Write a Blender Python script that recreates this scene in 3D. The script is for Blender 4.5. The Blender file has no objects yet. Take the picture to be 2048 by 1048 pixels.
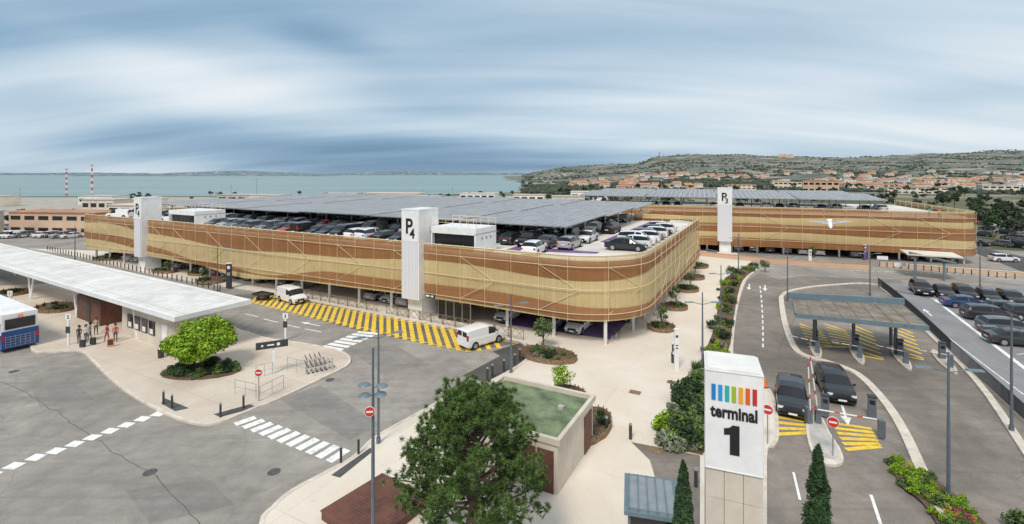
import bpy, math, random
from mathutils import Vector, Matrix, noise
R=random.Random(11)
scene=bpy.context.scene; col=scene.collection
F=967.1; HZ=348.; H=16.
def gp(x,y,z=0.):
    k=(H-z)/(y-HZ); return ((x-1024)*k,F*k)
A28=math.radians(28)
U=(-math.cos(A28),math.sin(A28)); V=(math.sin(A28),math.cos(A28)); C0=(10.6,42.2)
def W(u,v): return (C0[0]+u*U[0]+v*V[0], C0[1]+u*U[1]+v*V[1])
RU=math.atan2(U[1],U[0]); RV=math.atan2(V[1],V[0])
# ---------------- materials
def newmat(name):
    m=bpy.data.materials.new(name); m.use_nodes=True; nt=m.node_tree
    return m,nt,nt.nodes['Principled BSDF']
def N(nt,t,**k):
    n=nt.nodes.new(t)
    for a,b in k.items(): setattr(n,a,b)
    return n
def c4(c): return (c[0],c[1],c[2],1)
def mix(nt,f,a,b,bt='MIX'):
    n=N(nt,'ShaderNodeMix',data_type='RGBA',blend_type=bt)
    for i,v in ((0,f),(6,a),(7,b)):
        if isinstance(v,bpy.types.NodeSocket): nt.links.new(v,n.inputs[i])
        elif i==0: n.inputs[0].default_value=v
        else: n.inputs[i].default_value=c4(v)
    return n.outputs[2]
def ramp(nt,src,stops,inter='LINEAR'):
    n=N(nt,'ShaderNodeValToRGB'); n.color_ramp.interpolation=inter
    e=n.color_ramp.elements
    while len(e)<len(stops): e.new(.5)
    for i,(p,c) in enumerate(stops):
        e[i].position=p; e[i].color=c4(c) if not isinstance(c,(int,float)) else (c,c,c,1)
    nt.links.new(src,n.inputs[0]); return n.outputs[0]
def noi(nt,co,scale,detail=4,rough=.55,dist=0):
    n=N(nt,'ShaderNodeTexNoise'); n.inputs['Scale'].default_value=scale
    n.inputs['Detail'].default_value=detail; n.inputs['Roughness'].default_value=rough
    n.inputs['Distortion'].default_value=dist
    nt.links.new(co,n.inputs['Vector']); return n.outputs['Fac']
def ocoord(nt): return N(nt,'ShaderNodeTexCoord').outputs['Object']
def bumpn(nt,b,h,st=.3,d=.02):
    n=N(nt,'ShaderNodeBump'); n.inputs['Strength'].default_value=st; n.inputs['Distance'].default_value=d
    nt.links.new(h,n.inputs['Height']); nt.links.new(n.outputs[0],b.inputs['Normal'])
def mat(name,c,rough=.6,metal=0,var=.12,scale=2.5,bump=0):
    m,nt,b=newmat(name); co=ocoord(nt)
    b.inputs['Roughness'].default_value=rough; b.inputs['Metallic'].default_value=metal
    if var>0:
        f=noi(nt,co,scale,6,.65)
        d=tuple(x*(1-var*1.6) for x in c); l=tuple(min(1,x*(1+var)) for x in c)
        nt.links.new(ramp(nt,f,[(.3,d),(.7,l)]),b.inputs['Base Color'])
        if bump: bumpn(nt,b,noi(nt,co,scale*8,3),bump)
    else: b.inputs['Base Color'].default_value=c4(c)
    return m
def asphalt(name,c,crack=.5,patch=.25):
    m,nt,b=newmat(name); co=ocoord(nt)
    big=noi(nt,co,.09,5,.6,.6); mid=noi(nt,co,.7,5,.7); fine=noi(nt,co,28,2)
    a=ramp(nt,big,[(.35,tuple(x*(1-patch) for x in c)),(.65,tuple(x*(1+patch) for x in c))])
    a=mix(nt,.6,a,ramp(nt,mid,[(.3,.33),(.7,.66)]),'OVERLAY')
    a=mix(nt,.4,a,ramp(nt,fine,[(.3,.2),(.7,.8)]),'OVERLAY')
    v=N(nt,'ShaderNodeTexVoronoi',feature='DISTANCE_TO_EDGE'); v.inputs['Scale'].default_value=.11
    ad=N(nt,'ShaderNodeMixRGB'); ad.blend_type='ADD'; ad.inputs[0].default_value=1.6
    nn=N(nt,'ShaderNodeTexNoise'); nn.inputs['Scale'].default_value=.6; nn.inputs['Detail'].default_value=5
    nt.links.new(co,nn.inputs['Vector']); nt.links.new(co,ad.inputs[1]); nt.links.new(nn.outputs['Color'],ad.inputs[2])
    nt.links.new(ad.outputs[0],v.inputs['Vector'])
    ck=ramp(nt,v.outputs['Distance'],[(.0,1.),(.003,0.)])
    f=N(nt,'ShaderNodeMath',operation='MULTIPLY'); nt.links.new(ck,f.inputs[0]); f.inputs[1].default_value=crack
    a=mix(nt,f.outputs[0],a,(c[0]*.5,c[1]*.5,c[2]*.5))
    st=ramp(nt,noi(nt,co,.35,7,.7,.8),[(.56,0.),(.75,.5)]); a=mix(nt,st,a,(c[0]*.5,c[1]*.49,c[2]*.48))
    mp=N(nt,'ShaderNodeMapping'); mp.inputs['Rotation'].default_value=(0,0,A28); mp.inputs['Scale'].default_value=(.05,.9,1); nt.links.new(co,mp.inputs[0])
    s2=ramp(nt,noi(nt,mp.outputs[0],1.2,4,.6,.5),[(.50,0.),(.7,.45)]); a=mix(nt,s2,a,(c[0]*.62,c[1]*.61,c[2]*.6))
    nt.links.new(a,b.inputs['Base Color']); b.inputs['Roughness'].default_value=.85
    bumpn(nt,b,fine,.25,.01); return m
def paving(name,c,joint=2.5,jd=.72,ang=A28):
    m,nt,b=newmat(name); co=ocoord(nt)
    mp=N(nt,'ShaderNodeMapping'); mp.inputs['Rotation'].default_value=(0,0,ang); nt.links.new(co,mp.inputs[0])
    br=N(nt,'ShaderNodeTexBrick'); br.offset=0; br.inputs['Scale'].default_value=1
    br.inputs['Mortar Size'].default_value=.018; br.inputs['Brick Width'].default_value=joint; br.inputs['Row Height'].default_value=joint
    br.inputs['Color1'].default_value=c4(c); br.inputs['Color2'].default_value=c4([x*.94 for x in c])
    br.inputs['Mortar'].default_value=c4([x*jd for x in c]); nt.links.new(mp.outputs[0],br.inputs['Vector'])
    a=br.outputs['Color']
    a=mix(nt,.6,a,ramp(nt,noi(nt,co,.22,6,.65,.4),[(.3,.36),(.7,.62)]),'OVERLAY')
    a=mix(nt,.3,a,ramp(nt,noi(nt,co,18,3),[(.3,.25),(.7,.75)]),'OVERLAY')
    st=ramp(nt,noi(nt,co,.9,8,.75,.5),[(.60,0.),(.78,.5)]); a=mix(nt,st,a,tuple(x*.6 for x in c))
    nt.links.new(a,b.inputs['Base Color']); b.inputs['Roughness'].default_value=.8
    return m
def worn(name,c,under,amt=.5,k=.75):
    m,nt,b=newmat(name); co=ocoord(nt)
    f=ramp(nt,noi(nt,co,2.2,8,.75),[(amt-.12,1.),(amt+.12,0.)])
    f2=N(nt,'ShaderNodeMath',operation='MULTIPLY'); nt.links.new(f,f2.inputs[0]); f2.inputs[1].default_value=k
    nt.links.new(mix(nt,f2.outputs[0],c,under),b.inputs['Base Color']); b.inputs['Roughness'].default_value=.7; return m
def foliage(name,dark,light,rough=.6):
    m,nt,b=newmat(name)
    g=N(nt,'ShaderNodeNewGeometry'); 
    a=ramp(nt,g.outputs['Random Per Island'],[(0.,dark),(1.,light)])
    co=ocoord(nt)
    a=mix(nt,.7,a,ramp(nt,noi(nt,co,1.3,3),[(.35,.25),(.65,.75)]),'OVERLAY')
    nt.links.new(a,b.inputs['Base Color']); b.inputs['Roughness'].default_value=rough
    b.inputs['Specular IOR Level'].default_value=.25
    return m
def paintmat():
    m,nt,b=newmat('car_paint'); o=N(nt,'ShaderNodeObjectInfo'); nt.links.new(o.outputs['Color'],b.inputs['Base Color'])
    b.inputs['Roughness'].default_value=.32; b.inputs['Coat Weight'].default_value=.6; b.inputs['Coat Roughness'].default_value=.06
    return m
def meshmat(name,c,alpha):
    m,nt,b=newmat(name); uv=N(nt,'ShaderNodeTexCoord').outputs['UV']
    br=N(nt,'ShaderNodeTexBrick'); br.offset=0; br.inputs['Scale'].default_value=1
    br.inputs['Mortar Size'].default_value=.02; br.inputs['Brick Width'].default_value=.62; br.inputs['Row Height'].default_value=50
    br.inputs['Color1'].default_value=c4(c); br.inputs['Color2'].default_value=c4([x*.93 for x in c]); br.inputs['Mortar'].default_value=c4([x*.78 for x in c])
    nt.links.new(uv,br.inputs['Vector'])
    a=mix(nt,.3,br.outputs['Color'],ramp(nt,noi(nt,uv,.9,6,.7),[(.3,.35),(.7,.65)]),'OVERLAY')
    nt.links.new(a,b.inputs['Base Color']); b.inputs['Roughness'].default_value=.55
    wv=N(nt,'ShaderNodeTexVoronoi',feature='DISTANCE_TO_EDGE'); wv.inputs['Scale'].default_value=11
    nt.links.new(uv,wv.inputs['Vector'])
    al=ramp(nt,wv.outputs['Distance'],[(.2,min(1,alpha+.12)),(.45,alpha-.2)])
    nt.links.new(al,b.inputs['Alpha']); return m
def panelmat():
    m,nt,b=newmat('solar_panel'); co=ocoord(nt)
    br=N(nt,'ShaderNodeTexBrick'); br.offset=0; br.inputs['Scale'].default_value=1
    br.inputs['Mortar Size'].default_value=.045; br.inputs['Brick Width'].default_value=1.05; br.inputs['Row Height'].default_value=1.75
    br.inputs['Color1'].default_value=(.20,.20,.205,1); br.inputs['Color2'].default_value=(.29,.29,.295,1); br.inputs['Mortar'].default_value=(.66,.66,.67,1)  # grey cell colours include the sky's reflection, put into the base colour
    nt.links.new(co,br.inputs['Vector'])
    nt.links.new(br.outputs['Color'],b.inputs['Base Color']); b.inputs['Roughness'].default_value=.45; b.inputs['Specular IOR Level'].default_value=.5
    return m
M={}
M['asph']=asphalt('asphalt_worn',(.30,.275,.245),.4,.22)
M['asph_d']=asphalt('asphalt_new',(.080,.078,.076),0)
M['asph_h']=asphalt('asphalt_hatch',(.15,.142,.132),0,.2)
M['asph_r']=asphalt('asphalt_brown',(.225,.195,.168),.3,.28)
M['pave']=paving('pale_concrete',(.63,.545,.455))
M['pave_l']=paving('plaza_concrete',(.74,.66,.565),5.,.82)
M['paver']=paving('grey_pavers',(.27,.26,.27),.6,.8)
M['apron']=paving('apron_concrete',(.40,.37,.32),12.,.85)
M['kerb']=mat('kerb_stone',(.67,.60,.51),.8,0,.15,1.5)
M['white_p']=worn('white_road_paint',(.88,.87,.84),(.3,.29,.27),.40)
M['yel_p']=worn('yellow_road_paint',(.90,.60,.05),(.26,.21,.11),.42,.75)
M['soil']=mat('soil',(.15,.095,.06),.95,0,.4,2)
M['gold']=meshmat('gold_mesh',(.80,.61,.30),.60)
M['brown']=meshmat('brown_mesh',(.38,.17,.06),.70)
M['frame']=mat('beige_steel',(.80,.66,.43),.5,0,.08)
M['conc']=mat('concrete',(.50,.47,.43),.85,0,.2,.7)
M['deck']=mat('roof_deck',(.70,.66,.60),.8,0,.15,.25)
M['dark_in']=mat('dark_blocker',(.06,.06,.06),.9)  # near-black, for the added blocks inside the car parks
M['purple']=mat('purple_floor',(.17,.10,.27),.7,0,.4,.5)
M['white']=mat('white_cladding',(.84,.84,.83),.4,0,.07,1)
M['whiter']=mat('white_roof',(.76,.75,.72),.6,0,.15,.4)
M['black']=mat('black_lettering',(.012,.012,.015),.6,0,0)
M['glass']=mat('dark_glass',(.018,.02,.024),.08,0,0)
M['steel']=mat('grey_steel',(.15,.18,.21),.45,.3,.1)
M['galv']=mat('galvanised_steel',(.42,.43,.44),.4,.6,.1)
M['dgrey']=mat('dark_metal',(.045,.047,.05),.5,0,.15)
M['iron']=mat('cast_iron',(.10,.095,.09),.6,0,.3,6)
M['teal']=mat('blue_grey_steel',(.15,.21,.24),.5,0,.12)
M['tyre']=mat('tyre_rubber',(.02,.02,.02),.85,0,0)
M['rim']=mat('alloy_rim',(.45,.45,.46),.35,.7,0)
M['lamp_w']=mat('headlight_glass',(.75,.76,.78),.15,0,0)
M['lamp_r']=mat('red_plastic',(.5,.015,.015),.25,0,0)
M['red']=mat('red_paint',(.60,.04,.03),.45,0,.05)
M['paint']=paintmat(); M['panel']=panelmat()
M['bark']=mat('bark',(.17,.12,.09),.95,0,.4,6,.6)
M['fol_pine']=foliage('pine_needles',(.04,.085,.016),(.17,.26,.075))
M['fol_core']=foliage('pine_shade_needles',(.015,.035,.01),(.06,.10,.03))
M['fol_bright']=foliage('bright_leaves',(.09,.19,.01),(.32,.47,.03))
M['fol_mid']=foliage('mid_leaves',(.045,.09,.02),(.16,.22,.07))
M['fol_grey']=foliage('grey_leaves',(.13,.16,.10),(.32,.35,.24))
M['fol_dark']=foliage('dark_leaves',(.015,.040,.014),(.05,.095,.034))
M['fol_far']=foliage('far_leaves',(.030,.042,.028),(.075,.090,.050))
M['flower']=foliage('pink_flowers',(.5,.03,.10),(.75,.12,.25))
M['flower_y']=foliage('yellow_flowers',(.5,.4,.05),(.7,.6,.1))
M['wood']=mat('reddish_wood',(.15,.06,.04),.6,0,.3,1)
M['wicker']=mat('wicker_fence',(.26,.17,.10),.9,0,.4,6,.5)
M['greenroof']=mat('green_roof_coating',(.17,.22,.12),.85,0,.4,.8)
M['wallb']=mat('beige_wall',(.64,.57,.48),.85,0,.14,.5)
M['terra']=mat('terracotta_roof',(.50,.255,.155),.85,0,.3,.15)
M['cream']=mat('cream_wall',(.78,.70,.58),.85,0,.15,.1)
M['ochre']=mat('ochre_wall',(.62,.44,.31),.85,0,.15,.1)
M['blue']=mat('blue_paint',(.015,.07,.25),.35,0,.05)
M['orange']=mat('orange_vest',(.85,.22,.02),.6,0,0)
M['troof']=mat('brown_grey_roof',(.25,.21,.17),.95,0,.3,.9)
M['tseam']=mat('roof_rib',(.20,.17,.14),.9,0,.2)
# ---------------- mesh builder
class MB:
    def __init__(s): s.v=[];s.f=[];s.m=[]
    def face(s,pts,m=0):
        i=len(s.v); s.v.extend(tuple(p) for p in pts); s.f.append(tuple(range(i,i+len(pts)))); s.m.append(m)
    def box(s,cx,cy,cz,sx,sy,sz,rz=0,m=0,tx=1,ty=1):
        i=len(s.v); c,sn=math.cos(rz),math.sin(rz)
        for z,fx,fy in((-.5,1,1),(.5,tx,ty)):
            for a,b in((-.5,-.5),(.5,-.5),(.5,.5),(-.5,.5)):
                x=a*sx*fx;y=b*sy*fy; s.v.append((cx+x*c-y*sn,cy+x*sn+y*c,cz+z*sz))
        for f in((3,2,1,0),(4,5,6,7),(0,1,5,4),(1,2,6,5),(2,3,7,6),(3,0,4,7)):
            s.f.append(tuple(i+k for k in f)); s.m.append(m)
        return s
    def cyl(s,p0,p1,r0,r1=None,n=8,m=0,cap=True):
        if r1 is None:r1=r0
        p0=Vector(p0);p1=Vector(p1);d=(p1-p0).normalized()
        a=d.orthogonal().normalized();b=d.cross(a);i=len(s.v)
        for p,r in((p0,r0),(p1,r1)):
            for k in range(n):
                t=2*math.pi*k/n; s.v.append(tuple(p+a*r*math.cos(t)+b*r*math.sin(t)))
        for k in range(n):
            s.f.append((i+k,i+(k+1)%n,i+n+(k+1)%n,i+n+k)); s.m.append(m)
        if cap:
            s.f.append(tuple(i+k for k in range(n-1,-1,-1))); s.m.append(m)
            s.f.append(tuple(i+n+k for k in range(n))); s.m.append(m)
        return s
    def tube(s,pts,r,n=6,m=0):
        for a,b in zip(pts,pts[1:]): s.cyl(a,b,r,r,n,m)
        return s
    def prism(s,pts,z0,z1,m=0,ms=None):
        n=len(pts);i=len(s.v)
        area=sum(pts[k][0]*pts[(k+1)%n][1]-pts[(k+1)%n][0]*pts[k][1] for k in range(n))
        if area<0: pts=pts[::-1]
        s.v+=[(p[0],p[1],z0) for p in pts]+[(p[0],p[1],z1) for p in pts]
        s.f.append(tuple(i+n+k for k in range(n)));s.m.append(m)
        s.f.append(tuple(i+k for k in range(n-1,-1,-1)));s.m.append(m)
        for k in range(n):
            s.f.append((i+k,i+(k+1)%n,i+n+(k+1)%n,i+n+k));s.m.append(m if ms is None else ms)
        return s
    def merge(s,o,m,off=(0,0,0)):
        i=len(s.v); s.v+=[(a+off[0],b+off[1],c+off[2]) for a,b,c in o.v]; s.f+=[tuple(k+i for k in f) for f in o.f]; s.m+=[m]*len(o.f)
    def islands(s):
        key={};par=[]
        def find(a):
            while par[a]!=a: par[a]=par[par[a]]; a=par[a]
            return a
        vid=[]
        for v in s.v:
            k=(round(v[0],3),round(v[1],3),round(v[2],3))
            if k not in key: key[k]=len(par); par.append(len(par))
            vid.append(key[k])
        for f in s.f:
            a=find(vid[f[0]])
            for i in f[1:]: par[find(vid[i])]=a
        out={}
        for f,m in zip(s.f,s.m):
            g=out.setdefault(find(vid[f[0]]),MB()); g.face([s.v[i] for i in f],m)
        return list(out.values())
    def mesh(s,name,mats,smooth=True):
        me=bpy.data.meshes.new(name); me.from_pydata(s.v,[],s.f)
        for m in mats: me.materials.append(M[m] if isinstance(m,str) else m)
        me.polygons.foreach_set('material_index',s.m)
        if smooth:
            me.polygons.foreach_set('use_smooth',[True]*len(s.f))
            me.set_sharp_from_angle(angle=math.radians(38))
        me.update(); return me
def props(o,label=None,cat=None,group=None,kind=None):
    if label:o['label']=label
    if cat:o['category']=cat
    if group:o['group']=group
    if kind:o['kind']=kind
    return o
def ob(name,me,parent=None,loc=(0,0,0),rz=0,color=None,sc=None):
    o=bpy.data.objects.new(name,me); col.objects.link(o); o.location=loc; o.rotation_euler=(0,0,rz)
    if parent:o.parent=parent
    if color:o.color=c4(color)
    if sc:o.scale=sc if hasattr(sc,'__len__') else (sc,)*3
    return o
def thing(name,label,cat,loc=(0,0,0),rz=0,group=None,sc=None):
    return props(ob(name,None,None,loc,rz,None,sc),label,cat,group)
def build(name,mb,mats,label=None,cat=None,parent=None,loc=(0,0,0),rz=0,group=None,kind=None,smooth=True,color=None):
    return props(ob(name,mb.mesh(name,mats,smooth),parent,loc,rz,color),label,cat,group,kind)
def inst(proto,name,label,cat,loc,rz=0,group=None,color=None,sc=None):
    t=thing(name,label,cat,loc,rz,group,sc)
    def add(pl,par):
        for p in pl:
            o=ob(p[0],p[1],par,p[2],0,color)
            if len(p)>3: add(p[3],o)
    add(proto,t); return t
def one(me,name,label,cat,loc,rz=0,group=None,color=None,sc=None):
    return props(ob(name,me,None,loc,rz,color,sc),label,cat,group)
def text_mesh(s,size,bold=.0,ext=.01,m='black',ax='CENTER',sx=1,width=None):
    cu=bpy.data.curves.new('lettering','FONT'); cu.body=s; cu.size=size; cu.extrude=ext; cu.offset=bold
    cu.align_x=ax; cu.resolution_u=4
    o=bpy.data.objects.new('t',cu); col.objects.link(o)
    dg=bpy.context.evaluated_depsgraph_get(); dg.update()
    me=bpy.data.meshes.new_from_object(o.evaluated_get(dg)); bpy.data.objects.remove(o)
    me.materials.clear(); me.materials.append(M[m])
    if width:
        xs=[v.co.x for v in me.vertices]; sx=width/(max(xs)-min(xs))
    me.transform(Matrix.Diagonal((sx,1,1,1))); me.transform(Matrix.Rotation(math.radians(90),4,'X')); return me
def smoothline(p,n=4,closed=False):
    out=[];L=len(p)
    rng=range(L if closed else L-1)
    for i in rng:
        g=(lambda k:p[k%L]) if closed else (lambda k:p[max(0,min(L-1,k))])
        a,b,c,d=g(i-1),g(i),g(i+1),g(i+2)
        for j in range(n):
            t=j/n
            out.append(tuple(.5*(2*b[k]+(c[k]-a[k])*t+(2*a[k]-5*b[k]+4*c[k]-d[k])*t*t+(3*b[k]-a[k]-3*c[k]+d[k])*t**3) for k in(0,1)))
    if not closed: out.append(tuple(p[-1][:2]))
    return out
def ribbon(mb,pts,w,z0,z1,m=0):
    L=len(pts);nr=[]
    for i in range(L):
        a=pts[max(0,i-1)];b=pts[min(L-1,i+1)];dx,dy=b[0]-a[0],b[1]-a[1];l=math.hypot(dx,dy) or 1
        nr.append((dy/l*w/2,-dx/l*w/2))
    for i in range(L-1):
        p,q=pts[i],pts[i+1];n,k=nr[i],nr[i+1]
        a=(p[0]+n[0],p[1]+n[1]);b=(q[0]+k[0],q[1]+k[1]);c=(q[0]-k[0],q[1]-k[1]);d=(p[0]-n[0],p[1]-n[1])
        mb.face([(a[0],a[1],z1),(b[0],b[1],z1),(c[0],c[1],z1),(d[0],d[1],z1)],m)
        if z1-z0>.03:
            mb.face([(a[0],a[1],z0),(b[0],b[1],z0),(b[0],b[1],z1),(a[0],a[1],z1)],m)
            mb.face([(d[0],d[1],z1),(c[0],c[1],z1),(c[0],c[1],z0),(d[0],d[1],z0)],m)
def GP(l): return [gp(*p) for p in l]
# ---------------- camera, world, sun
cam=bpy.data.cameras.new('camera'); co_=bpy.data.objects.new('camera',cam); col.objects.link(co_)
co_.location=(0,0,H); co_.rotation_euler=(math.radians(90),0,0); cam.lens=17; cam.sensor_width=36
cam.shift_y=-(524-HZ)/2048; cam.clip_end=30000; cam.clip_start=.1; scene.camera=co_
scene.view_settings.view_transform='Standard'; scene.view_settings.look='None'; scene.view_settings.exposure=0
w=bpy.data.worlds.new('World'); scene.world=w; w.use_nodes=True; nt=w.node_tree
bg=nt.nodes['Background']
sky=N(nt,'ShaderNodeTexSky',sky_type='NISHITA'); sky.sun_disc=False; sky.sun_elevation=math.radians(50); sky.sun_rotation=math.radians(200)
tc=N(nt,'ShaderNodeTexCoord').outputs['Generated']
sp=N(nt,'ShaderNodeSeparateXYZ'); nt.links.new(tc,sp.inputs[0])
def mth(op,a,b=None,clamp=False):
    n=N(nt,'ShaderNodeMath',operation=op); n.use_clamp=clamp
    for i,v in enumerate((a,b)):
        if v is None: continue
        if isinstance(v,bpy.types.NodeSocket): nt.links.new(v,n.inputs[i])
        else: n.inputs[i].default_value=v
    return n.outputs[0]
dx,dy,dz=sp.outputs[0],sp.outputs[1],sp.outputs[2]
den=mth('ADD',mth('ABSOLUTE',dz),.20)
cb=N(nt,'ShaderNodeCombineXYZ'); nt.links.new(mth('DIVIDE',dx,den),cb.inputs[0]); nt.links.new(mth('DIVIDE',dy,den),cb.inputs[1])
mp=N(nt,'ShaderNodeMapping'); mp.inputs['Rotation'].default_value=(0,0,math.radians(20)); mp.inputs['Scale'].default_value=(.30,.70,1); mp.inputs['Location'].default_value=(.35,1.2,.3)
nt.links.new(cb.outputs[0],mp.inputs[0])
mp2=N(nt,'ShaderNodeMapping'); mp2.inputs['Rotation'].default_value=(0,0,math.radians(24)); mp2.inputs['Scale'].default_value=(.22,1.3,1); nt.links.new(cb.outputs[0],mp2.inputs[0])
n1=noi(nt,mp.outputs[0],1.05,2.0,.38,.35); n2=noi(nt,mp2.outputs[0],2.2,5,.5,.3)
cl=mth('ADD',mth('MULTIPLY',n1,.74),mth('MULTIPLY',n2,.26))
az=mth('DIVIDE',dx,mth('MAXIMUM',dy,.05)); el=dz
def blob(a0,e0,wa,we,tilt=0.):
    a_=mth('DIVIDE',mth('SUBTRACT',az,a0),wa); e_=mth('SUBTRACT',el,e0)
    if tilt: e_=mth('ADD',e_,mth('MULTIPLY',mth('SUBTRACT',az,a0),tilt))
    e_=mth('DIVIDE',e_,we)
    return mth('EXPONENT',mth('MULTIPLY',mth('ADD',mth('MULTIPLY',a_,a_),mth('MULTIPLY',e_,e_)),-1.))
for a0,e0,wa,we,tl,am in((-.42,.05,.70,.060,.03,-.21),(-.38,.25,.12,.03,.1,-.13),(-.95,.13,.35,.05,.05,-.08),(-.75,.19,.42,.030,.12,.05),(.75,.07,.6,.05,0,.09),(.95,.115,.25,.025,0,-.10),(.1,.15,.5,.03,.08,.05),(0,.30,.7,.05,0,-.02)):
    cl=mth('ADD',cl,mth('MULTIPLY',blob(a0,e0,wa,we,tl),am))
cl=mth('ADD',cl,mth('MULTIPLY',mth('ADD',az,.1),.045))
cc=ramp(nt,cl,[(.22,(.15,.27,.42)),(.36,(.30,.45,.60)),(.50,(.55,.67,.77)),(.64,(.80,.85,.89))])
hz=ramp(nt,dz,[(.0,1.),(.03,0.)])
cc=mix(nt,mth('MULTIPLY',hz,.25),cc,(.45,.55,.64))
skc=mix(nt,1.,sky.outputs[0],(.10,.10,.10),'MULTIPLY')
fin=mix(nt,.93,skc,cc)
nt.links.new(fin,bg.inputs[0]); bg.inputs[1].default_value=1.05
sun=bpy.data.lights.new('sun','SUN'); sun.energy=2.7; sun.angle=math.radians(16); sun.color=(1,.93,.83)
so=bpy.data.objects.new('sun',sun); col.objects.link(so); so.rotation_euler=(math.radians(38),0,math.radians(-25))
# ---------------- terrain
mg,ntg,b=newmat('earth_and_scrub'); co=ocoord(ntg)
a=ramp(ntg,noi(ntg,co,.012,8,.65),[(.35,(.06,.08,.035)),(.5,(.12,.125,.065)),(.62,(.30,.26,.18))])
ntg.links.new(a,b.inputs['Base Color']); b.inputs['Roughness'].default_value=.95
M['earth']=mg
g=MB(); g.face([(-14000,-300,0),(14000,-300,0),(14000,14000,0),(-14000,14000,0)]); build('ground',g,['earth'],kind='structure')
g=MB(); g.face([(x,y,.004) for x,y in((-150,-30),(170,-30),(170,62),(118,96),(80,110),(30,120),(-120,130),(-190,130))]); build('road',g,['asph'],kind='structure')
g=MB(); g.face([(x,y,.02) for x,y in((-400,131),(-120,131),(30,121),(60,150),(60,300),(20,360),(-90,340),(-320,332),(-420,330))]); build('apron',g,['apron'],kind='structure')
mw,ntw,b=newmat('lagoon_water'); co=ocoord(ntw); b.inputs['Roughness'].default_value=.4
mpw=N(ntw,'ShaderNodeMapping'); mpw.inputs['Scale'].default_value=(.25,1.,1); ntw.links.new(co,mpw.inputs[0])
ntw.links.new(ramp(ntw,noi(ntw,mpw.outputs[0],.012,4),[(.35,(.19,.28,.28)),(.65,(.25,.34,.33))]),b.inputs['Base Color'])
bumpn(ntw,b,noi(ntw,co,.5,3),.4,.2); M['water']=mw
g=MB(); sh=[(-9000,345),(-300,345),(-90,352),(0,420),(40,480),(85,600),(95,800),(70,1400),(60,3000),(200,6400),(-12000,6400)]
g.face([(x,y,.06) for x,y in sh]); build('water',g,['water'],kind='structure')
mf,ntf,b=newmat('far_shore'); co=ocoord(ntf)
ntf.links.new(ramp(ntf,noi(ntf,co,.014,8,.85),[(.4,(.08,.13,.16)),(.55,(.17,.22,.25)),(.62,(.60,.60,.58))]),b.inputs['Base Color']); b.inputs['Roughness'].default_value=1
M['farsh']=mf
def farhill(y0,hfun,x0,x1,n,name):
    g=MB()
    for i in range(n):
        xa=x0+(x1-x0)*i/n; xb=x0+(x1-x0)*(i+1)/n; ha,hb=hfun(xa),hfun(xb)
        g.face([(xa,y0,0),(xb,y0,0),(xb,y0+300,hb*.7),(xa,y0+300,ha*.7)])
        g.face([(xa,y0+300,ha*.7),(xb,y0+300,hb*.7),(xb,y0+900,hb),(xa,y0+900,ha)])
    build(name,g,['farsh'],kind='structure')
def fh(x): return max(12,30+20*noise.noise((x*.0009,3,0))+13*noise.noise((x*.006,1,0))+26*math.exp(-((x+4100)/700)**2)+16*math.exp(-((x+1200)/900)**2))
farhill(6200,fh,-12000,1500,260,'far_hills')
def fh2(x): return max(0,14+10*noise.noise((x*.01,8,0)))
farhill(3600,fh2,-3400,-1500,60,'far_headland')
ridge=[(-.02,0),(.016,3),(.05,28),(.09,42),(.16,52),(.245,60),(.272,80),(.29,98),(.39,107),(.47,105),(.53,99),(.6,97),(.70,95),(.80,106),(.9,117),(1.06,130),(1.25,142),(1.8,150)]
prof=[(330,0),(450,.01),(700,.04),(1000,.12),(1300,.24),(1600,.42),(1900,.62),(2100,.76),(2190,.97),(2350,1),(3500,1)]
def lerp(t,x):
    if x<=t[0][0]:return t[0][1]
    for (a,b),(c,d) in zip(t,t[1:]):
        if x<=c:
            k=(x-a)/(c-a); return b+(d-b)*k
    return t[-1][1]
def terr(x,y):
    a=x/max(y,1)+.012*noise.noise((x*.003,y*.003,0)); r=lerp(ridge,a); p=lerp(prof,y+120*noise.noise((x*.004,y*.002,5)))
    if r<=0: return 0
    return max(0,r*p+min(1,(y-330)/700)*(11*noise.noise((x*.005,y*.005,1))+5*noise.noise((x*.02,y*.02,2)))*min(1,r/40) if y>330 else 0)
mh,nth,b=newmat('hillside_scrub'); co=ocoord(nth); ge=N(nth,'ShaderNodeNewGeometry'); sx=N(nth,'ShaderNodeSeparateXYZ'); nth.links.new(ge.outputs['Normal'],sx.inputs[0])
mph=N(nth,'ShaderNodeMapping'); mph.inputs['Scale'].default_value=(.55,1.2,2.2); nth.links.new(co,mph.inputs[0])
a=ramp(nth,noi(nth,mph.outputs[0],.022,9,.70),[(.40,(.05,.06,.035)),(.50,(.10,.105,.065)),(.57,(.24,.205,.145)),(.67,(.46,.38,.29))])
cliff=ramp(nth,sx.outputs[2],[(.88,1.),(.95,0.)])
a=mix(nth,cliff,a,(.44,.32,.23)); nth.links.new(mix(nth,.16,a,(.32,.38,.42)),b.inputs['Base Color']); b.inputs['Roughness'].default_value=1  # blue-grey distance haze blended into the scrub and rock colour
M['hill']=mh
g=MB(); na,ny=260,70; ys=[330*(3300/330)**(j/ny) for j in range(ny+1)]
for j in range(ny+1):
    for i in range(na+1):
        aa=-.03+1.75*i/na; y=ys[j]; x=aa*y; z=terr(x,y); g.v.append((x,y,z-.3 if z<.3 else z))
for j in range(ny):
    for i in range(na):
        k=j*(na+1)+i; g.f.append((k,k+1,k+na+2,k+na+1)); g.m.append(0)
build('hill',g,['hill'],kind='structure')
g=MB(); ico=[Vector(p).normalized() for p in((0,0,1),(.9,0,.45),(.28,.85,.45),(-.72,.53,.45),(-.72,-.53,.45),(.28,-.85,.45),(.72,.53,-.3),(-.28,.85,-.3),(-.9,0,-.3),(-.28,-.85,-.3),(.72,-.53,-.3))]
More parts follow.
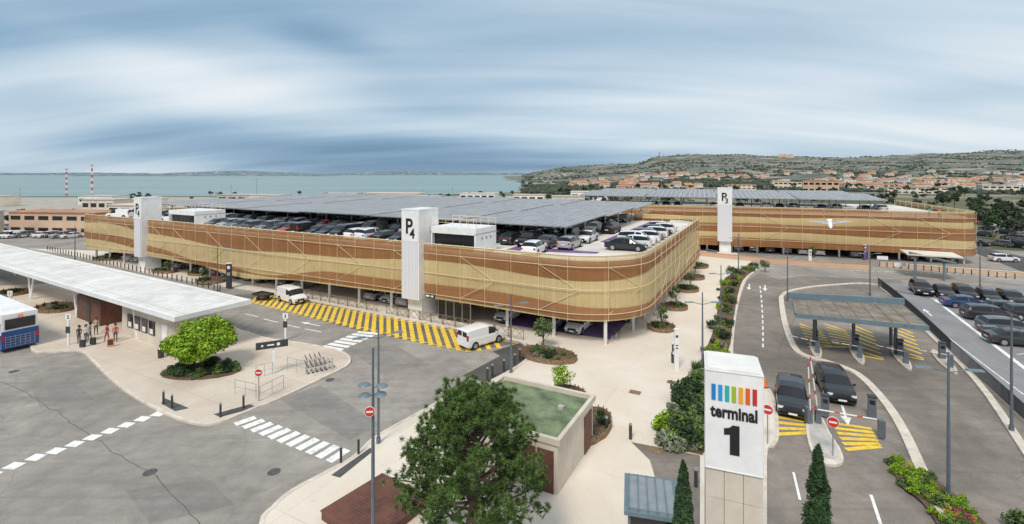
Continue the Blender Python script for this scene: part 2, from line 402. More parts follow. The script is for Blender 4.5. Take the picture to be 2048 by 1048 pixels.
icf=[(0,1,2),(0,2,3),(0,3,4),(0,4,5),(0,5,1),(1,6,2),(2,6,7),(2,7,3),(3,7,8),(3,8,4),(4,8,9),(4,9,5),(5,9,10),(5,10,1),(1,10,6)]
cnt=0
while cnt<12500:
    y=360*(2400/360)**(R.random()**.8); x=(.02+1.35*R.random())*y
    dn=noise.noise((x*.007,y*.007,9))+.5*noise.noise((x*.03,y*.03,4))
    if dn<(-.02 if y>900 else -.06)+.16*R.random(): continue
    if x/y<.10 and y>600 and R.random()<.6: continue
    z=terr(x,y); s=R.uniform(1.3,2.7)*(1+y/5500); i=len(g.v); hgt=R.uniform(.7,1.1)
    for p in ico:
        q_=s*R.uniform(.7,1.15); g.v.append((x+p.x*q_*1.2,y+p.y*q_,z+s*.3+p.z*q_*hgt))
    g.f+=[tuple(k+i for k in f) for f in icf]; g.m+=[0]*15; cnt+=1
build('woodland',g,['fol_far'],'dense green pines and scrub covering the hillside','woodland',kind='stuff',smooth=False)
# ---------------- houses
def house_mesh(w,d,h,wall,roof='terra',flat=False):
    g=MB(); g.box(0,0,h/2,w,d,h,0,0)
    for k in(-1,0,1):
        g.box(k*w*.3,-d/2-.02,h*.55,w*.09,.06,h*.25,0,2)
    if flat: g.box(0,0,h+.15,w+.4,d+.4,.3,0,1)
    else:
        o=.5;a=w/2+o;b_=d/2+o;r=h+d*.20
        g.face([(-a,-b_,h),(a,-b_,h),(a,0,r),(-a,0,r)],1); g.face([(a,b_,h),(-a,b_,h),(-a,0,r),(a,0,r)],1)
        g.face([(-w/2,-d/2,h),(-w/2,0,r-.2),(-w/2,d/2,h)],0); g.face([(w/2,-d/2,h),(w/2,d/2,h),(w/2,0,r-.2)],0)
    return g.mesh('house',[wall,roof,'glass'],False)
HM=[house_mesh(13,9,5.5,'cream'),house_mesh(15,10,6,'ochre'),house_mesh(11,9,4.5,'whiter'),house_mesh(20,11,6.5,'cream'),house_mesh(18,12,6,'whiter','wallb',True)]
n=0
while n<290:
    y=430*(1050/430)**R.random(); a=.12+1.08*R.random(); x=a*y
    if a<.22 and R.random()<.4: continue
    if noise.noise((x*.006,y*.004,20))<-.12: continue
    k=R.choice([0,0,1,2,2,3,4] if a>.5 else [0,1,2,0,2]); z=terr(x,y)
    one(HM[k],'house','small '+['cream','ochre','white','long cream','flat-roofed white'][k]+' house '+('with terracotta tiled roof' if k<4 else 'among pine trees'),'house',(x,y,z+.8),R.uniform(-.5,.5),'houses at the foot of the hill',sc=R.uniform(.5,.85)); n+=1
# ---------------- foliage generator
def leaves(g,c,rad,n,size,m=0,asp=1.6,up=.3,shell=.55):
    for _ in range(n):
        th=R.uniform(0,2*math.pi); cz=R.uniform(-1,1); sr=math.sqrt(1-cz*cz); rr=shell+(1-shell)*R.random()
        d=Vector((sr*math.cos(th),sr*math.sin(th),cz))
        p=Vector((c[0]+d.x*rad[0]*rr,c[1]+d.y*rad[1]*rr,c[2]+d.z*rad[2]*rr))
        nn=(d+Vector((R.uniform(-1,1),R.uniform(-1,1),R.uniform(-1,1)+up))*.9).normalized()
        t=nn.orthogonal().normalized(); t=Matrix.Rotation(R.uniform(0,6.28),3,nn)@t; bb=nn.cross(t)
        s=size*R.uniform(.6,1.3); t=t*s*asp*.5; bb=bb*s*.5
        i=len(g.v); g.v+=[tuple(p-t),tuple(p+bb),tuple(p+t),tuple(p-bb)]; g.f.append((i,i+1,i+2,i+3)); g.m.append(m)
def clumpy(g,c,rad,nc,nl,size,m=0,cr=.38,**k):
    for _ in range(nc):
        th=R.uniform(0,6.283); cz=R.uniform(-.7,1); sr=math.sqrt(max(0,1-cz*cz)); rr=R.uniform(.45,.82)
        p=(c[0]+sr*math.cos(th)*rad[0]*rr,c[1]+sr*math.sin(th)*rad[1]*rr,c[2]+cz*rad[2]*rr)
        q_=cr*R.uniform(.6,1.15)*min(rad)
        leaves(g,p,(q_,q_,q_*.85),nl,size,m,**k)
def shrub(rad,h,mt,nc=9,nl=60,size=.1):
    g=MB(); clumpy(g,(0,0,h*.5),(rad,rad,h*.6),nc,nl,size,cr=.6); leaves(g,(0,0,h*.3),(rad*.9,rad*.9,h*.35),nl*3,size)
    return g.mesh('shrub',[mt],False)
def grassy(rad,h,mt):
    g=MB()
    for _ in range(260):
        a=R.uniform(0,6.28);r_=rad*.35*math.sqrt(R.random()); o=rad*R.uniform(.2,1); b0=Vector((r_*math.cos(a),r_*math.sin(a),0)); e=Vector((o*math.cos(a),o*math.sin(a),h*R.uniform(.6,1.1))); s=Vector((-math.sin(a),math.cos(a),0))*.018
        m_=(b0+e)/2+Vector((0,0,h*.18)); g.face([b0-s,b0+s,m_+s,m_-s]); g.face([m_-s,m_+s,e])
    return g.mesh('shrub',[mt],False)
SH=[shrub(.6,.8,'fol_mid'),shrub(.5,.55,'fol_grey'),grassy(.7,.8,'fol_grey'),shrub(.6,.9,'fol_dark'),shrub(.45,.5,'fol_mid'),shrub(.55,.7,'fol_bright')]
SHF=shrub(.5,.6,'flower_y',5,25,.06)
SHN=['green leafy shrub','silvery grey shrub','loose grey green grass clump','dark green shrub','low green plant','bright green shrub']
def tree_mesh(h,r,mt,trunk=.3,nc=14,nl=42,size=.45):
    g=MB(); g.cyl((0,0,0),(.1,0,h*.55),.16,.1,6,1)
    for k in range(4):
        t=k*1.6; g.cyl((.05,0,h*(.3+.05*k)),(math.cos(t)*r*.5,math.sin(t)*r*.5,h*.65),.07,.03,5,1)
    clumpy(g,(0,0,h*(.5+trunk*.5)),(r,r,h*(.5-trunk*.45)),nc,nl,size,cr=.5)
    return g.mesh('tree',[mt,'bark'],False)
TR=[tree_mesh(6,2.6,'fol_far'),tree_mesh(7.5,3.4,'fol_dark',.5),tree_mesh(5,2.4,'fol_mid'),tree_mesh(8,3.8,'fol_far',.55,18)]
n=0
while n<215:
    y=R.uniform(125,480); x=(.06+1.15*R.random())*y
    if x/y<.75 and y<175: continue
    if x/y<.14 and y>400: continue
    k=R.randrange(4); one(TR[k],'tree',['round green tree','dark umbrella pine','pale leafy tree','spreading pine tree'][k]+' beyond the car park','tree',(x,y,terr(x,y)),R.uniform(0,6),'trees between the car park and the town',sc=R.uniform(.55,.95)); n+=1
for (x,y) in((1970,470),(1995,462),(2020,468),(2045,478),(1985,480),(2030,492),(2060,500),(1948,440),(2000,440),(1960,452),(2025,450)):
    p=gp(x,y); one(TR[1 if x%2 else 3],'tree','umbrella pine standing beside the road','tree',(p[0],p[1],0),x,'pines beside the car park',sc=.75)
for x in range(1040,1110,9):
    p=gp(x,402); one(TR[x%3],'tree','green tree beside the lagoon','tree',(p[0]*1.,p[1],0),x,'trees by the shore',sc=.9)
for k in range(44):
    x=R.choice([R.uniform(200,560),R.uniform(560,1100),R.uniform(900,1100)]); p=gp(x,R.uniform(394,402)); one(TR[k%4],'tree','small tree along the apron edge','tree',(p[0],p[1],0),k,'trees along the apron',sc=R.uniform(.4,.6))
# ---------------- cars
def carparts(kind):
    P={k:MB() for k in('body','window','headlight','taillight','grille','plate','mirror','trim')}
    if kind=='hatch':
        st=[(-2.08,.72,.70,.70),(-2.04,.80,.86,.88),(-1.95,.84,.95,1.02),(-1.62,.87,.96,1.40),(-.95,.88,.95,1.47),(-.1,.88,.94,1.48),(0,.88,.94,1.48),(.55,.88,.93,1.40),(1.15,.87,.92,.97),(1.75,.83,.82,.86),(2.02,.76,.68,.71),(2.1,.68,.5,.5)]; wb=1.28;wr=.32
    elif kind=='suv':
        st=[(-2.3,.78,.80,.80),(-2.26,.87,.98,1.0),(-2.15,.91,1.08,1.18),(-1.9,.93,1.10,1.55),(-1.1,.94,1.08,1.64),(-.15,.94,1.07,1.66),(-.03,.94,1.07,1.66),(.65,.94,1.05,1.56),(1.25,.93,1.04,1.09),(1.95,.90,.96,1.0),(2.22,.83,.80,.83),(2.32,.74,.55,.55)]; wb=1.40;wr=.37
    elif kind=='sedan':
        st=[(-2.35,.74,.72,.72),(-2.3,.84,.92,.96),(-1.75,.87,.98,1.03),(-1.15,.89,.97,1.38),(-.6,.90,.95,1.45),(-.15,.90,.94,1.46),(-.05,.90,.94,1.46),(.5,.90,.92,1.38),(1.15,.89,.90,.95),(1.9,.85,.80,.84),(2.2,.78,.66,.69),(2.3,.70,.48,.48)]; wb=1.42;wr=.34
    else:
        st=[(-2.22,.86,.95,1.0),(-2.2,.88,1.05,1.72),(-2.1,.90,1.1,1.80),(-1.1,.91,1.1,1.84),(.1,.91,1.08,1.84),(.2,.91,1.08,1.84),(.85,.91,1.06,1.70),(1.45,.90,1.04,1.12),(1.95,.87,.92,.97),(2.15,.80,.75,.78),(2.22,.70,.5,.5)]; wb=1.4;wr=.33
    rings=[]
    for x,w_,zb,zr in st:
        gh=zr-zb>.25; e=.06 if gh else .02
        wr_=w_*(.93 if kind=='van' else .77) if gh else w_*.88
        ends=abs(x)>st[-1][0]-.06
        zl=.32 if ends else .2
        half=[(w_*.9,zl),(w_,zl+.16),(w_*1.0,zb-.18),(w_*.965,zb),(wr_,zr-e),(wr_*.6,zr),(0,zr+.015)]
        rings.append([(x,y,z) for y,z in half]+[(x,-y,z) for y,z in half[-2::-1]])
    nr=len(rings[0])
    B=P['body'];Wd=P['window']
    for i in range(len(rings)-1):
        a,b_=st[i],st[i+1]; ga=a[3]-a[2]>.25; gb=b_[3]-b_[2]>.25
        for j in range(nr-1):
            seg=min(j,nr-2-j); win=False
            if seg==3 and (ga or gb):
                win=not(ga and gb and b_[0]-a[0]<.15)
                if kind=='van' and b_[0]<.15: win=False
                if b_[0]-a[0]<.05: win=False
            if seg>=4 and (ga!=gb) and not(kind=='van' and a[0]<0): win=True
            if seg>=4 and kind!='van' and a[0]<-1.5 and (b_[3]-a[3])>.3: win=True
            f=[rings[i][j],rings[i+1][j],rings[i+1][j+1],rings[i][j+1]]
            (Wd if win else B).face(f)
    B.face(rings[0]); B.face(rings[-1][::-1])
    B.face([r[0] for r in rings]+[r[-1] for r in rings[::-1]])
    xf=st[-1][0];xr=st[0][0];wf=st[-2][1]
    if kind=='van':
        for s in(-1,1): P['window'].box(xr+.008,s*.38,1.42,.03,.6,.42)
    for s in(-1,1):
        P['headlight'].box(st[-2][0]+.0,s*(wf-.13),st[-2][2]-.06,.16,.3,.13,-s*.35)
        P['taillight'].box(xr+.04,s*(st[1][1]-.10),st[1][2]-.08 if kind!='van' else 1.15,.1,.2,.2 if kind!='van' else .5)
        P['mirror'].box(st[-5][0]+.35 if kind!='van' else 1.05,s*(.99 if kind!='hatch' else .95),st[-5][2]+.08,.12,.16,.13)
        for x in(-wb+.02,wb): P['trim'].cyl((x,s*(.82),wr+.01),(x,s*(st[5][1]+.006),wr+.01),wr+.06,None,16)
    P['grille'].box(xf-.01,0,.58,.06,.85,.20); P['plate'].box(xf+.03,0,.42,.02,.5,.11); P['plate'].box(xr-.015,0,.62,.02,.5,.11)
    T=MB(); T.cyl((0,-.1,0),(0,.1,0),wr,None,18); T2=MB(); T2.cyl((0,-.112,0),(0,.112,0),wr*.66,None,12)
    hw=st[5][1]-.07
    pos=[(x,s*hw,wr) for x in(-wb+.02,wb) for s in(-1,1)]
    return P,T,T2,pos
PM={'body':'paint','window':'glass','headlight':'lamp_w','taillight':'lamp_r','grille':'black','plate':'white','mirror':'paint','trim':'tyre'}
CAR={};CARL={}
for kd in('hatch','suv','sedan','van'):
    P,T,T2,pos=carparts(kd)
    tm=T.mesh('tyre',['tyre']);rm=T2.mesh('rim',['rim']); pr=[]
    for k,mb in P.items():
        nm='wheel_arch' if k=='trim' else 'number_plate' if k=='plate' else k
        for part in ([mb] if k=='body' else mb.islands()): pr.append((nm,part.mesh(nm,[PM[k]]),(0,0,0)))
    pr+=[('wheel',tm,p,[('rim',rm,(0,0,0))]) for p in pos]
    CAR[kd]=pr
    g=MB()
    ml=list(dict.fromkeys(list(PM.values())+['tyre','rim']))
    for k,mb in P.items(): g.merge(mb,ml.index(PM[k]))
    for p in pos: g.merge(T,ml.index('tyre'),p); g.merge(T2,ml.index('rim'),p)
    CARL[kd]=g.mesh('parked_car',ml)
COLS=[((.80,.80,.80),'white'),((.78,.78,.79),'white'),((.015,.015,.017),'black'),((.03,.032,.036),'black'),((.10,.105,.11),'dark grey'),((.38,.39,.40),'silver'),((.03,.07,.20),'blue'),((.35,.02,.02),'red'),((.15,.16,.17),'grey')]
def lowcar(x,y,z,rz,where,group,cw=None,kind=None):
    c,cn=R.choices(COLS,weights=cw or [4,3,4,4,4,3,1.4,1,3])[0]; kd=kind or R.choice(['hatch','hatch','suv','suv','sedan','van' if R.random()<.25 else 'hatch'])
    return one(CARL[kd],'parked_car',f"{cn} {dict(hatch='hatchback',suv='tall car',sedan='saloon car',van='small van')[kd]} parked {where}",'car' if kd!='van' else 'van',(x,y,z),rz,group,c)
# ---------------- car park P4
def roundpoly(pts,rad,seg=12):
    out=[];n=len(pts)
    for i,p in enumerate(pts):
        r=rad[i]
        if r==0: out.append(p); continue
        a=Vector(pts[i-1])-Vector(p); b_=Vector(pts[(i+1)%n])-Vector(p); a.normalize(); b_.normalize()
        s=Vector(p)+a*r; c=s+b_*r
        for k in range(seg+1):
            t=k/seg*math.pi/2; out.append(tuple(c-b_*r*math.cos(t)-a*r*math.sin(t)))
    return out
def resample(p,d):
    out=[p[0]];acc=[0];s=0
    for a,b_ in zip(p,p[1:]):
        L=math.hypot(b_[0]-a[0],b_[1]-a[1]); k=max(1,int(math.ceil(L/d)))
        for j in range(1,k+1):
            out.append((a[0]+(b_[0]-a[0])*j/k,a[1]+(b_[1]-a[1])*j/k)); acc.append(s+L*j/k)
        s+=L
    return out,acc
def smoothlerp(t,x):
    if x<=t[0][0]:return t[0][1]
    for (a,b_),(c,d) in zip(t,t[1:]):
        if x<=c:
            k=(x-a)/(c-a);k=k*k*(3-2*k); return b_+(d-b_)*k
    return t[-1][1]
def normals(p):
    out=[];L=len(p)
    for i in range(L):
        a=p[max(0,i-1)];b_=p[min(L-1,i+1)];dx_,dy_=b_[0]-a[0],b_[1]-a[1];l=math.hypot(dx_,dy_) or 1
        out.append((dy_/l,-dx_/l))
    return out
def facade(parent,path,acc,qf,bounds,colors,levels,amp=.0):
    nr=normals(path)
    def bz(k,q_):
        z=smoothlerp(bounds[k],q_)
        if 2<=k<len(bounds)-2: z+=amp*math.sin(q_*.26+k*1.7)
        return z
    for k,cn in enumerate(colors):
        vs=[];uv=[];nv=5
        for i,p in enumerate(path):
            q_=qf(acc[i]); zt=bz(k,q_); zb=bz(k+1,q_)
            h=max(.02,zt-zb+(.12 if k%2 else -.02))
            for j in range(nv):
                t=j/(nv-1); z=zb+h*t
                off=.05*math.sin(math.pi*t)*min(1,h)+.10*math.sin(q_*.16+z*.7)+.06*(k%2)
                if h<.05: off-=.2
                vs.append((p[0]+nr[i][0]*off,p[1]+nr[i][1]*off,z)); uv.append((acc[i],z))
        fs=[(i*nv+j,(i+1)*nv+j,(i+1)*nv+j+1,i*nv+j+1) for i in range(len(path)-1) for j in range(nv-1)]
        me=bpy.data.meshes.new('facade_mesh'); me.from_pydata(vs,[],fs); me.materials.append(M[cn])
        ul=me.uv_layers.new(); 
        for l in me.loops: ul.data[l.index].uv=uv[l.vertex_index]
        me.polygons.foreach_set('use_smooth',[True]*len(fs)); me.update()
        o=ob('facade_mesh',me,parent); o['label']={'gold':'wavy gold perforated metal band','brown':'wavy brown perforated metal band'}[cn]
    fr=MB()
    top=bounds[0]; bot=bounds[-1]
    last=-9; L0,L1,L2=levels
    for i,p in enumerate(path):
        if acc[i]-last>=2.9:
            last=acc[i]; q_=qf(acc[i])
            for off,zz0 in((-.32,smoothlerp(bot,q_)-.1),(.24,smoothlerp(bot,q_))):
                a=(p[0]+nr[i][0]*off,p[1]+nr[i][1]*off)
                fr.cyl((a[0],a[1],zz0),(a[0],a[1],smoothlerp(top,q_)+.05),.05 if off<0 else .02,None,5)
            if i+5<len(path) and int(acc[i]/2.9)%3==0:
                j=min(len(path)-1,i+4); b_=(path[j][0]+nr[j][0]*.24,path[j][1]+nr[j][1]*.24); c_=(p[0]+nr[i][0]*.24,p[1]+nr[i][1]*.24)
                fr.cyl((c_[0],c_[1],L0),(b_[0],b_[1],L1-.1),.025,None,4); fr.cyl((c_[0],c_[1],L2),(b_[0],b_[1],L1),.025,None,4)
    for zz,rr,of in((None,.06,0),(L1,.03,.23),(L0,.03,.23),(L2,.03,.23),(L2+.55,.03,-.28),(L1+.6,.03,-.28)):
        pl=[]
        for i,p in enumerate(path):
            z=smoothlerp(top,qf(acc[i]))+.03 if zz is None else zz
            off=.10*math.sin(qf(acc[i])*.16+z*.7)+.05 if zz is None else of
            pl.append((p[0]+nr[i][0]*off,p[1]+nr[i][1]*off,z))
        fr.tube(pl,rr,5)
    build('facade_frame',fr,['frame'],parent=parent)
P4=thing('car_park_building','long car park with wavy gold and brown mesh facade','car park')
outline_uv=roundpoly([(106,64),(106,0),(0,0),(0,49),(12,49),(12,64)],[0,5,7,5,0,0])
rp,acc=resample([W(*p) for p in outline_uv],1.)
ci=min(range(len(rp)),key=lambda i:math.hypot(rp[i][0]-C0[0],rp[i][1]-C0[1])); s0=acc[ci]
top=[(-90,8.5),(0,8.4),(106,8.5)]
b1=[(-60,7.7),(-30,8.3),(-10,7.7),(0,7.8),(22,8.15),(55,8.2),(80,8.3),(106,8.45)]
b2=[(-60,5.5),(-40,6.9),(-20,7.0),(-8,6.4),(0,6.2),(22,6.6),(42,5.6),(60,5.5),(78,6.4),(95,7.3),(112,7.0)]
b3=[(-60,4.),(-40,3.2),(-20,2.8),(-8,3.3),(0,3.6),(22,4.1),(35,3.7),(50,2.3),(62,2.7),(75,4.0),(95,5.4),(112,5.0)]
b4=[(-60,2.6),(-40,2.2),(-20,2.1),(-8,2.4),(0,2.55),(22,2.75),(35,2.6),(50,2.15),(62,2.2),(75,3.2),(95,4.1),(112,4.2)]
b5=[(-60,1.6),(-40,1.5),(-22,1.9),(-8,2.35),(0,2.4),(22,2.5),(40,2.3),(54,1.4),(66,2.3),(80,2.5),(92,2.2),(112,1.8)]
facade(P4,rp,acc,lambda s:s0-s,[top,b1,b2,b3,b4,b5],['gold','brown','gold','brown','gold'],(3.05,5.3,7.4),.16)
inner=[W(*p) for p in roundpoly([(105.2,63),(105.2,.8),(.8,.8),(.8,48.2),(12.8,48.2),(12.8,63)],[0,4.5,6.2,4.5,0,0])]
for z0,z1,nm,mt in((2.75,3.0,'floor_slab','conc'),(5.05,5.3,'floor_slab','conc'),(7.05,7.4,'roof_deck','deck')):
    build(nm,MB().prism(inner,z0,z1),[mt],parent=P4)
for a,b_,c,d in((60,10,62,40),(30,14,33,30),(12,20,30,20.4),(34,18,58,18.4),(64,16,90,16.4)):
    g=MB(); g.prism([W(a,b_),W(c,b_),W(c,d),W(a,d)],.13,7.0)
    build('see_through_blocker',g,['dark_in'],parent=P4)  # dark blocks added so no light shows through the open floors
build('ground_floor',MB().prism([W(3,3.2),W(15,2.5),W(15,16),W(3,16)],.125,.132),['purple'],parent=P4)
for p in([W(5.5,17),W(8.5,17),W(8.5,47),W(5.5,47)],[W(14,6),W(16,6),W(16,9),W(6,9.3),W(6,8)]): build('purple_marking',MB().prism(p,7.4,7.408),['purple'],parent=P4)
cm=MB().cyl((0,0,.12),(0,0,7.1),.17,None,10).mesh('column',['whiter'])
for k in range(20):
    u=3+k*5.2
    for v in(1.6,9.5): ob('column',cm,P4,(*W(u,v),0))
for k in range(1,9): ob('column',cm,P4,(*W(1.8,2+k*5.),0))
g=MB(); rin,_=resample(inner[:-2],1.5); ribbon(g,rin[60//2:],.25,7.4,7.75); build('parapet',g,['deck'],parent=P4)
ribm,ntr,b=newmat('ribbed_white_panel'); co=ocoord(ntr); wv=N(ntr,'ShaderNodeTexWave'); wv.inputs['Scale'].default_value=1.6; ntr.links.new(co,wv.inputs[0])
ntr.links.new(ramp(ntr,wv.outputs['Fac'],[(.2,(.60,.60,.65)),(.6,(.82,.82,.84))]),b.inputs['Base Color']); bumpn(ntr,b,wv.outputs['Fac'],.4,.04); M['rib']=ribm
def tower(name,label,loc,rz,w,d,h,num,z0=2.3):
    t=thing(name,label,'tower',loc,rz)
    g=MB(); g.box(0,d/2,h/2+1.2,w,d,h-2.4); build('tower_shaft',g,['white'],parent=t)
    g=MB(); g.box(.1,d/2+.3,1.2,w*.8,d*.8,2.4); build('tower_base',g,['white'],parent=t)
    g=MB(); g.box(0,-.05,z0+.1+(h-z0-3.5)/2,w-.25,.1,h-z0-3.5); build('ribbed_panel',g,['rib'],parent=t)
    g=MB(); g.box(0,-.03,h-1.72,w-.06,.06,3.3); build('sign_panel',g,['white'],parent=t)
    build('tower_cap',MB().box(0,d/2,h+.06,w+.1,d+.1,.12),['white'],parent=t)
    ob('lettering',text_mesh('P',2.3,.05,.004,sx=.88),t,(-.14,-.075,h-2.5)); ob('lettering',text_mesh(num,1.5,.038,.004,sx=.92),t,(.32,-.078,h-3.02))
    return t
rzF=RU+math.pi
def WT(u,v,z=0): return (*W(u,v),z)
tower('lift_tower','white car park tower with black lettering P4',WT(24,-1),rzF,2.4,3.4,12.05,'4')
tower('lift_tower','white car park tower with lettering P4 beside entrance',WT(81,-1),rzF,2.2,3.0,12.05,'4')
def pavilion(u0,u1,v0,v1,z1,lab):
    t=thing('rooftop_pavilion',lab,'building',WT((u0+u1)/2,(v0+v1)/2,7.4),rzF)
    L=u1-u0;D=v1-v0;h=z1-7.4
    g=MB(); g.box(0,0,h-.35,L,D,.7); g.box(L/2-.1,0,h/2-.18,.2,D,h-.72); g.box(-L/2+.1,0,h/2-.18,.2,D,h-.72); g.box(0,D/2-.1,h/2-.18,L-.42,.2,h-.72); build('wall',g,['white'],parent=t)
    g=MB(); g.box(0,-D/2+.5,h/2-.2,L-.42,.08,h-.75)
    build('glazing',g,['glass'],parent=t)
    g=MB(); zt=h+.9
    for y in(-D/2+.1,D/2-.1):
        g.tube([(-L/2,y,zt),(L/2,y,zt)],.03,5); g.tube([(-L/2,y,zt-.4),(L/2,y,zt-.4)],.02,5)
        for k in range(7): g.cyl((-L/2+L*k/6,y,h),(-L/2+L*k/6,y,zt),.025,None,5)
    build('railing',g,['frame'],parent=t)
    for k in range(3): build('pictogram',MB().cyl((L/2+.0,-.9+k*.9,h*.6),(L/2+.02,-.9+k*.9,h*.6),.16,None,12),['galv'],parent=t)
pavilion(16.8,22.7,.9,5.2,10.2,'white rooftop lift lobby with glazed front and railing')
pavilion(72,79.8,3,8,9.9,'white rooftop lift lobby beside the tower')
t=thing('ground_entrance','glazed pedestrian entrance under the car park','entrance',WT(19.5,.9),rzF)
g=MB(); g.box(0,0,1.3,4.2,.08,2.2); build('glazing',g,['glass'],parent=t)
g=MB()
for k in range(5): g.box(-2.1+k*1.05,-.07,1.3,.08,.1,2.3)
g.box(0,-.07,2.5,4.3,.12,.14); build('frame',g,['galv'],parent=t)
t=thing('entrance_sign','black hanging sign above the pedestrian entrance','sign',WT(22.,-.5),rzF)
g=MB(); g.box(.3,0,2.9,1.3,.08,.42); build('sign_board',g,['dgrey'],parent=t); 
for x,w_ in((0,.5),(.6,.3)): build('pictogram',MB().box(x,-.05,2.9,w_,.02,.18),['white'],parent=t)
# ---------------- solar canopies
def canopy_proto(L,D,zf,zb):
    g=MB(); t_=.12
    g.face([(0,0,zf),(L,0,zf),(L,D,zb),(0,D,zb)],0); 
    g.face([(0,D,zb-t_),(L,D,zb-t_),(L,0,zf-t_),(0,0,zf-t_)],1)
    g.face([(0,0,zf-t_),(L,0,zf-t_),(L,0,zf),(0,0,zf)],1); g.face([(L,D,zb-t_),(0,D,zb-t_),(0,D,zb),(L,D,zb)],1)
    g.face([(L,0,zf-t_),(L,D,zb-t_),(L,D,zb),(L,0,zf)],1); g.face([(0,D,zb-t_),(0,0,zf-t_),(0,0,zf),(0,D,zb)],1)
    pan=g.mesh('panel_roof',['panel','galv'],False)
    pr=[('panel_roof',pan,(0,0,0))]
    bm=MB().cyl((0,.3,zf-.25),(0,D-.3,zb-.25),.1,None,4).mesh('beam',['galv']); 
    for k in range(3): pr.append(('beam',bm,(L*(.12+.38*k),0,0)))
    for k in range(4):
        y=D*(.04+.3*k); z=zf-.17+(zb-zf)*y/D; pr.append(('purlin',MB().cyl((.1,y,z),(L-.1,y,z),.05,None,4).mesh('purlin',['galv']),(0,0,0)))
    pm=MB().cyl((0,0,0),(0,0,zf-.2),.11,None,8).cyl((0,0,zf-1),(0,1.4,zf-.25),.06,None,6).mesh('post',['galv'])
    for k in range(3):
        for y in(D*.25,D*.72): pr.append(('post',pm,(L*(.12+.38*k),y,0)))
    return pr
cp=canopy_proto(15.2,15.6,2.5,2.8)
for r_ in range(3):
    for k in range(6):
        uu=10+15.4*(k+1); vv=10.2+16.6*r_
        if uu>104: continue
        inst(cp,'solar_canopy','steel canopy roofed with grey solar panels over parked cars','solar canopy',WT(uu,vv,7.4+.07*((k*7+r_*3)%3)),rzF,'solar canopies on the roof deck')
for v,occ,u0 in((4.9,.93,25),(10.6,.92,10),(16.4,.9,10),(27,.85,10),(33,.8,10),(44,.7,10)):
    for k in range(int((101-u0)/2.55)):
        u=u0+k*2.55
        if v<9 and (70<u<82.5 or u>86): continue
        if R.random()>occ: continue
        x,y=W(u,v+R.uniform(-.3,.3)); lowcar(x,y,7.4,RV+(math.pi if R.random()<.6 else 0)+R.uniform(-.03,.03),'under the solar canopies','cars parked on the roof deck',[3.5,3,4,4,4,3,1.4,.9,3])
for k in range(1,10):
    x,y=W(3.7+R.uniform(-.2,.2),9.5+k*2.6); lowcar(x,y,7.4,RU+math.pi*(k%2)+.1,'on the open roof deck','cars parked on the roof deck',[6,5,.5,.5,.5,1,0,0,.5],None if k%2 else 'hatch')
for u,v,cw,kd in((12.0,5.2,0,'hatch'),(92,5.5,0,'hatch'),(84.5,6,0,'suv'),(101,5,0,'van')):
    x,y=W(u,v); o=lowcar(x,y,7.4,RV+.1 if u<20 else RU+.5,'on the open edge of the roof deck','cars parked on the roof deck',[1 if i==cw else 0 for i in range(9)],kd)
for k in range(34):
    u=4+k*2.7
    if 17<u<25 or R.random()<.25: continue
    x,y=W(u,4.6); lowcar(x,y,.12,RV+math.pi*R.randrange(2),'inside the open ground floor','cars parked on the ground floor',[3,2,3,3,2,3,1.2,.8,2])
for k in range(26):
    u=3+k*3
    if R.random()<.25: continue
    x,y=W(u,4.0); lowcar(x,y,3.0,RV,'behind the facade mesh','cars parked on the first floor',[4,4,2,2,2,4,1,.5,2])
for k in range(9):
    x,y=W(4.3,10+k*3.); lowcar(x,y,.12,RU,'inside the open ground floor','cars parked on the ground floor')
# ---------------- car park P3
a3=math.radians(21.5); U3=(math.cos(a3),-math.sin(a3)); V3=(math.sin(a3),math.cos(a3)); O3=(82,83.5)
def W3(u,v): return (O3[0]-u*U3[0]+v*V3[0],O3[1]-u*U3[1]+v*V3[1])
P3=thing('car_park_building','car park with striped brown and gold mesh facade','car park')
o3=roundpoly([(66,40),(66,0),(0,0),(0,42)],[0,0,5,0])
rp3,acc3=resample([W3(*p) for p in o3],1.2)
ci=min(range(len(rp3)),key=lambda i:math.hypot(rp3[i][0]-O3[0],rp3[i][1]-O3[1])); s3=acc3[ci]
def wv_(z,am,ph,n=12): return [(-50+i*10,z+am*math.sin(i*.9+ph)) for i in range(18)]
facade(P3,rp3,acc3,lambda s:s3-s,[wv_(9.3,.05,0),wv_(8.95,.1,1),wv_(7.5,.2,2),wv_(6.1,.2,3),wv_(4.3,.25,1),wv_(2.9,.25,0),wv_(1.5,.15,2)],['gold','brown','gold','brown','gold','brown'],(2.9,5.5,8.2),.12)
in3=[W3(*p) for p in roundpoly([(65.3,40),(65.3,.8),(.8,.8),(.8,42)],[0,0,4.4,0])]
for z0,z1,nm,mt in((2.6,2.9,'floor_slab','conc'),(5.2,5.5,'floor_slab','conc'),(7.9,8.2,'roof_deck','deck')): build(nm,MB().prism(in3,z0,z1),[mt],parent=P3)
build('see_through_blocker',MB().prism([W3(4,10),W3(62,10),W3(62,11),W3(4,11)],.02,7.9),['dark_in'],parent=P3)  # added dark block, keeps daylight from showing through behind the mesh
for k in range(14): ob('column',cm,P3,(*W3(2.5+k*4.7,1.6),0))
t3=tower('lift_tower','white car park tower with black lettering P3',(*W3(41.5,-1.2),0),-a3,2.7,3.,13.1,'3')
cp3=canopy_proto(15,15,2.7,3.5)
for r_ in range(2):
    for k in range(4):
        inst(cp3,'solar_canopy','solar panel canopy on steel posts over the roof','solar canopy',(*W3(12+15.3*(k+1),6+18*r_),8.2),-a3,'solar canopies on the second roof deck')
for k in range(22):
    if R.random()<.6: x,y=W3(12+k*2.6,12); lowcar(x,y,8.2,math.pi/2-a3,'under the solar canopies','cars parked on the second roof deck')
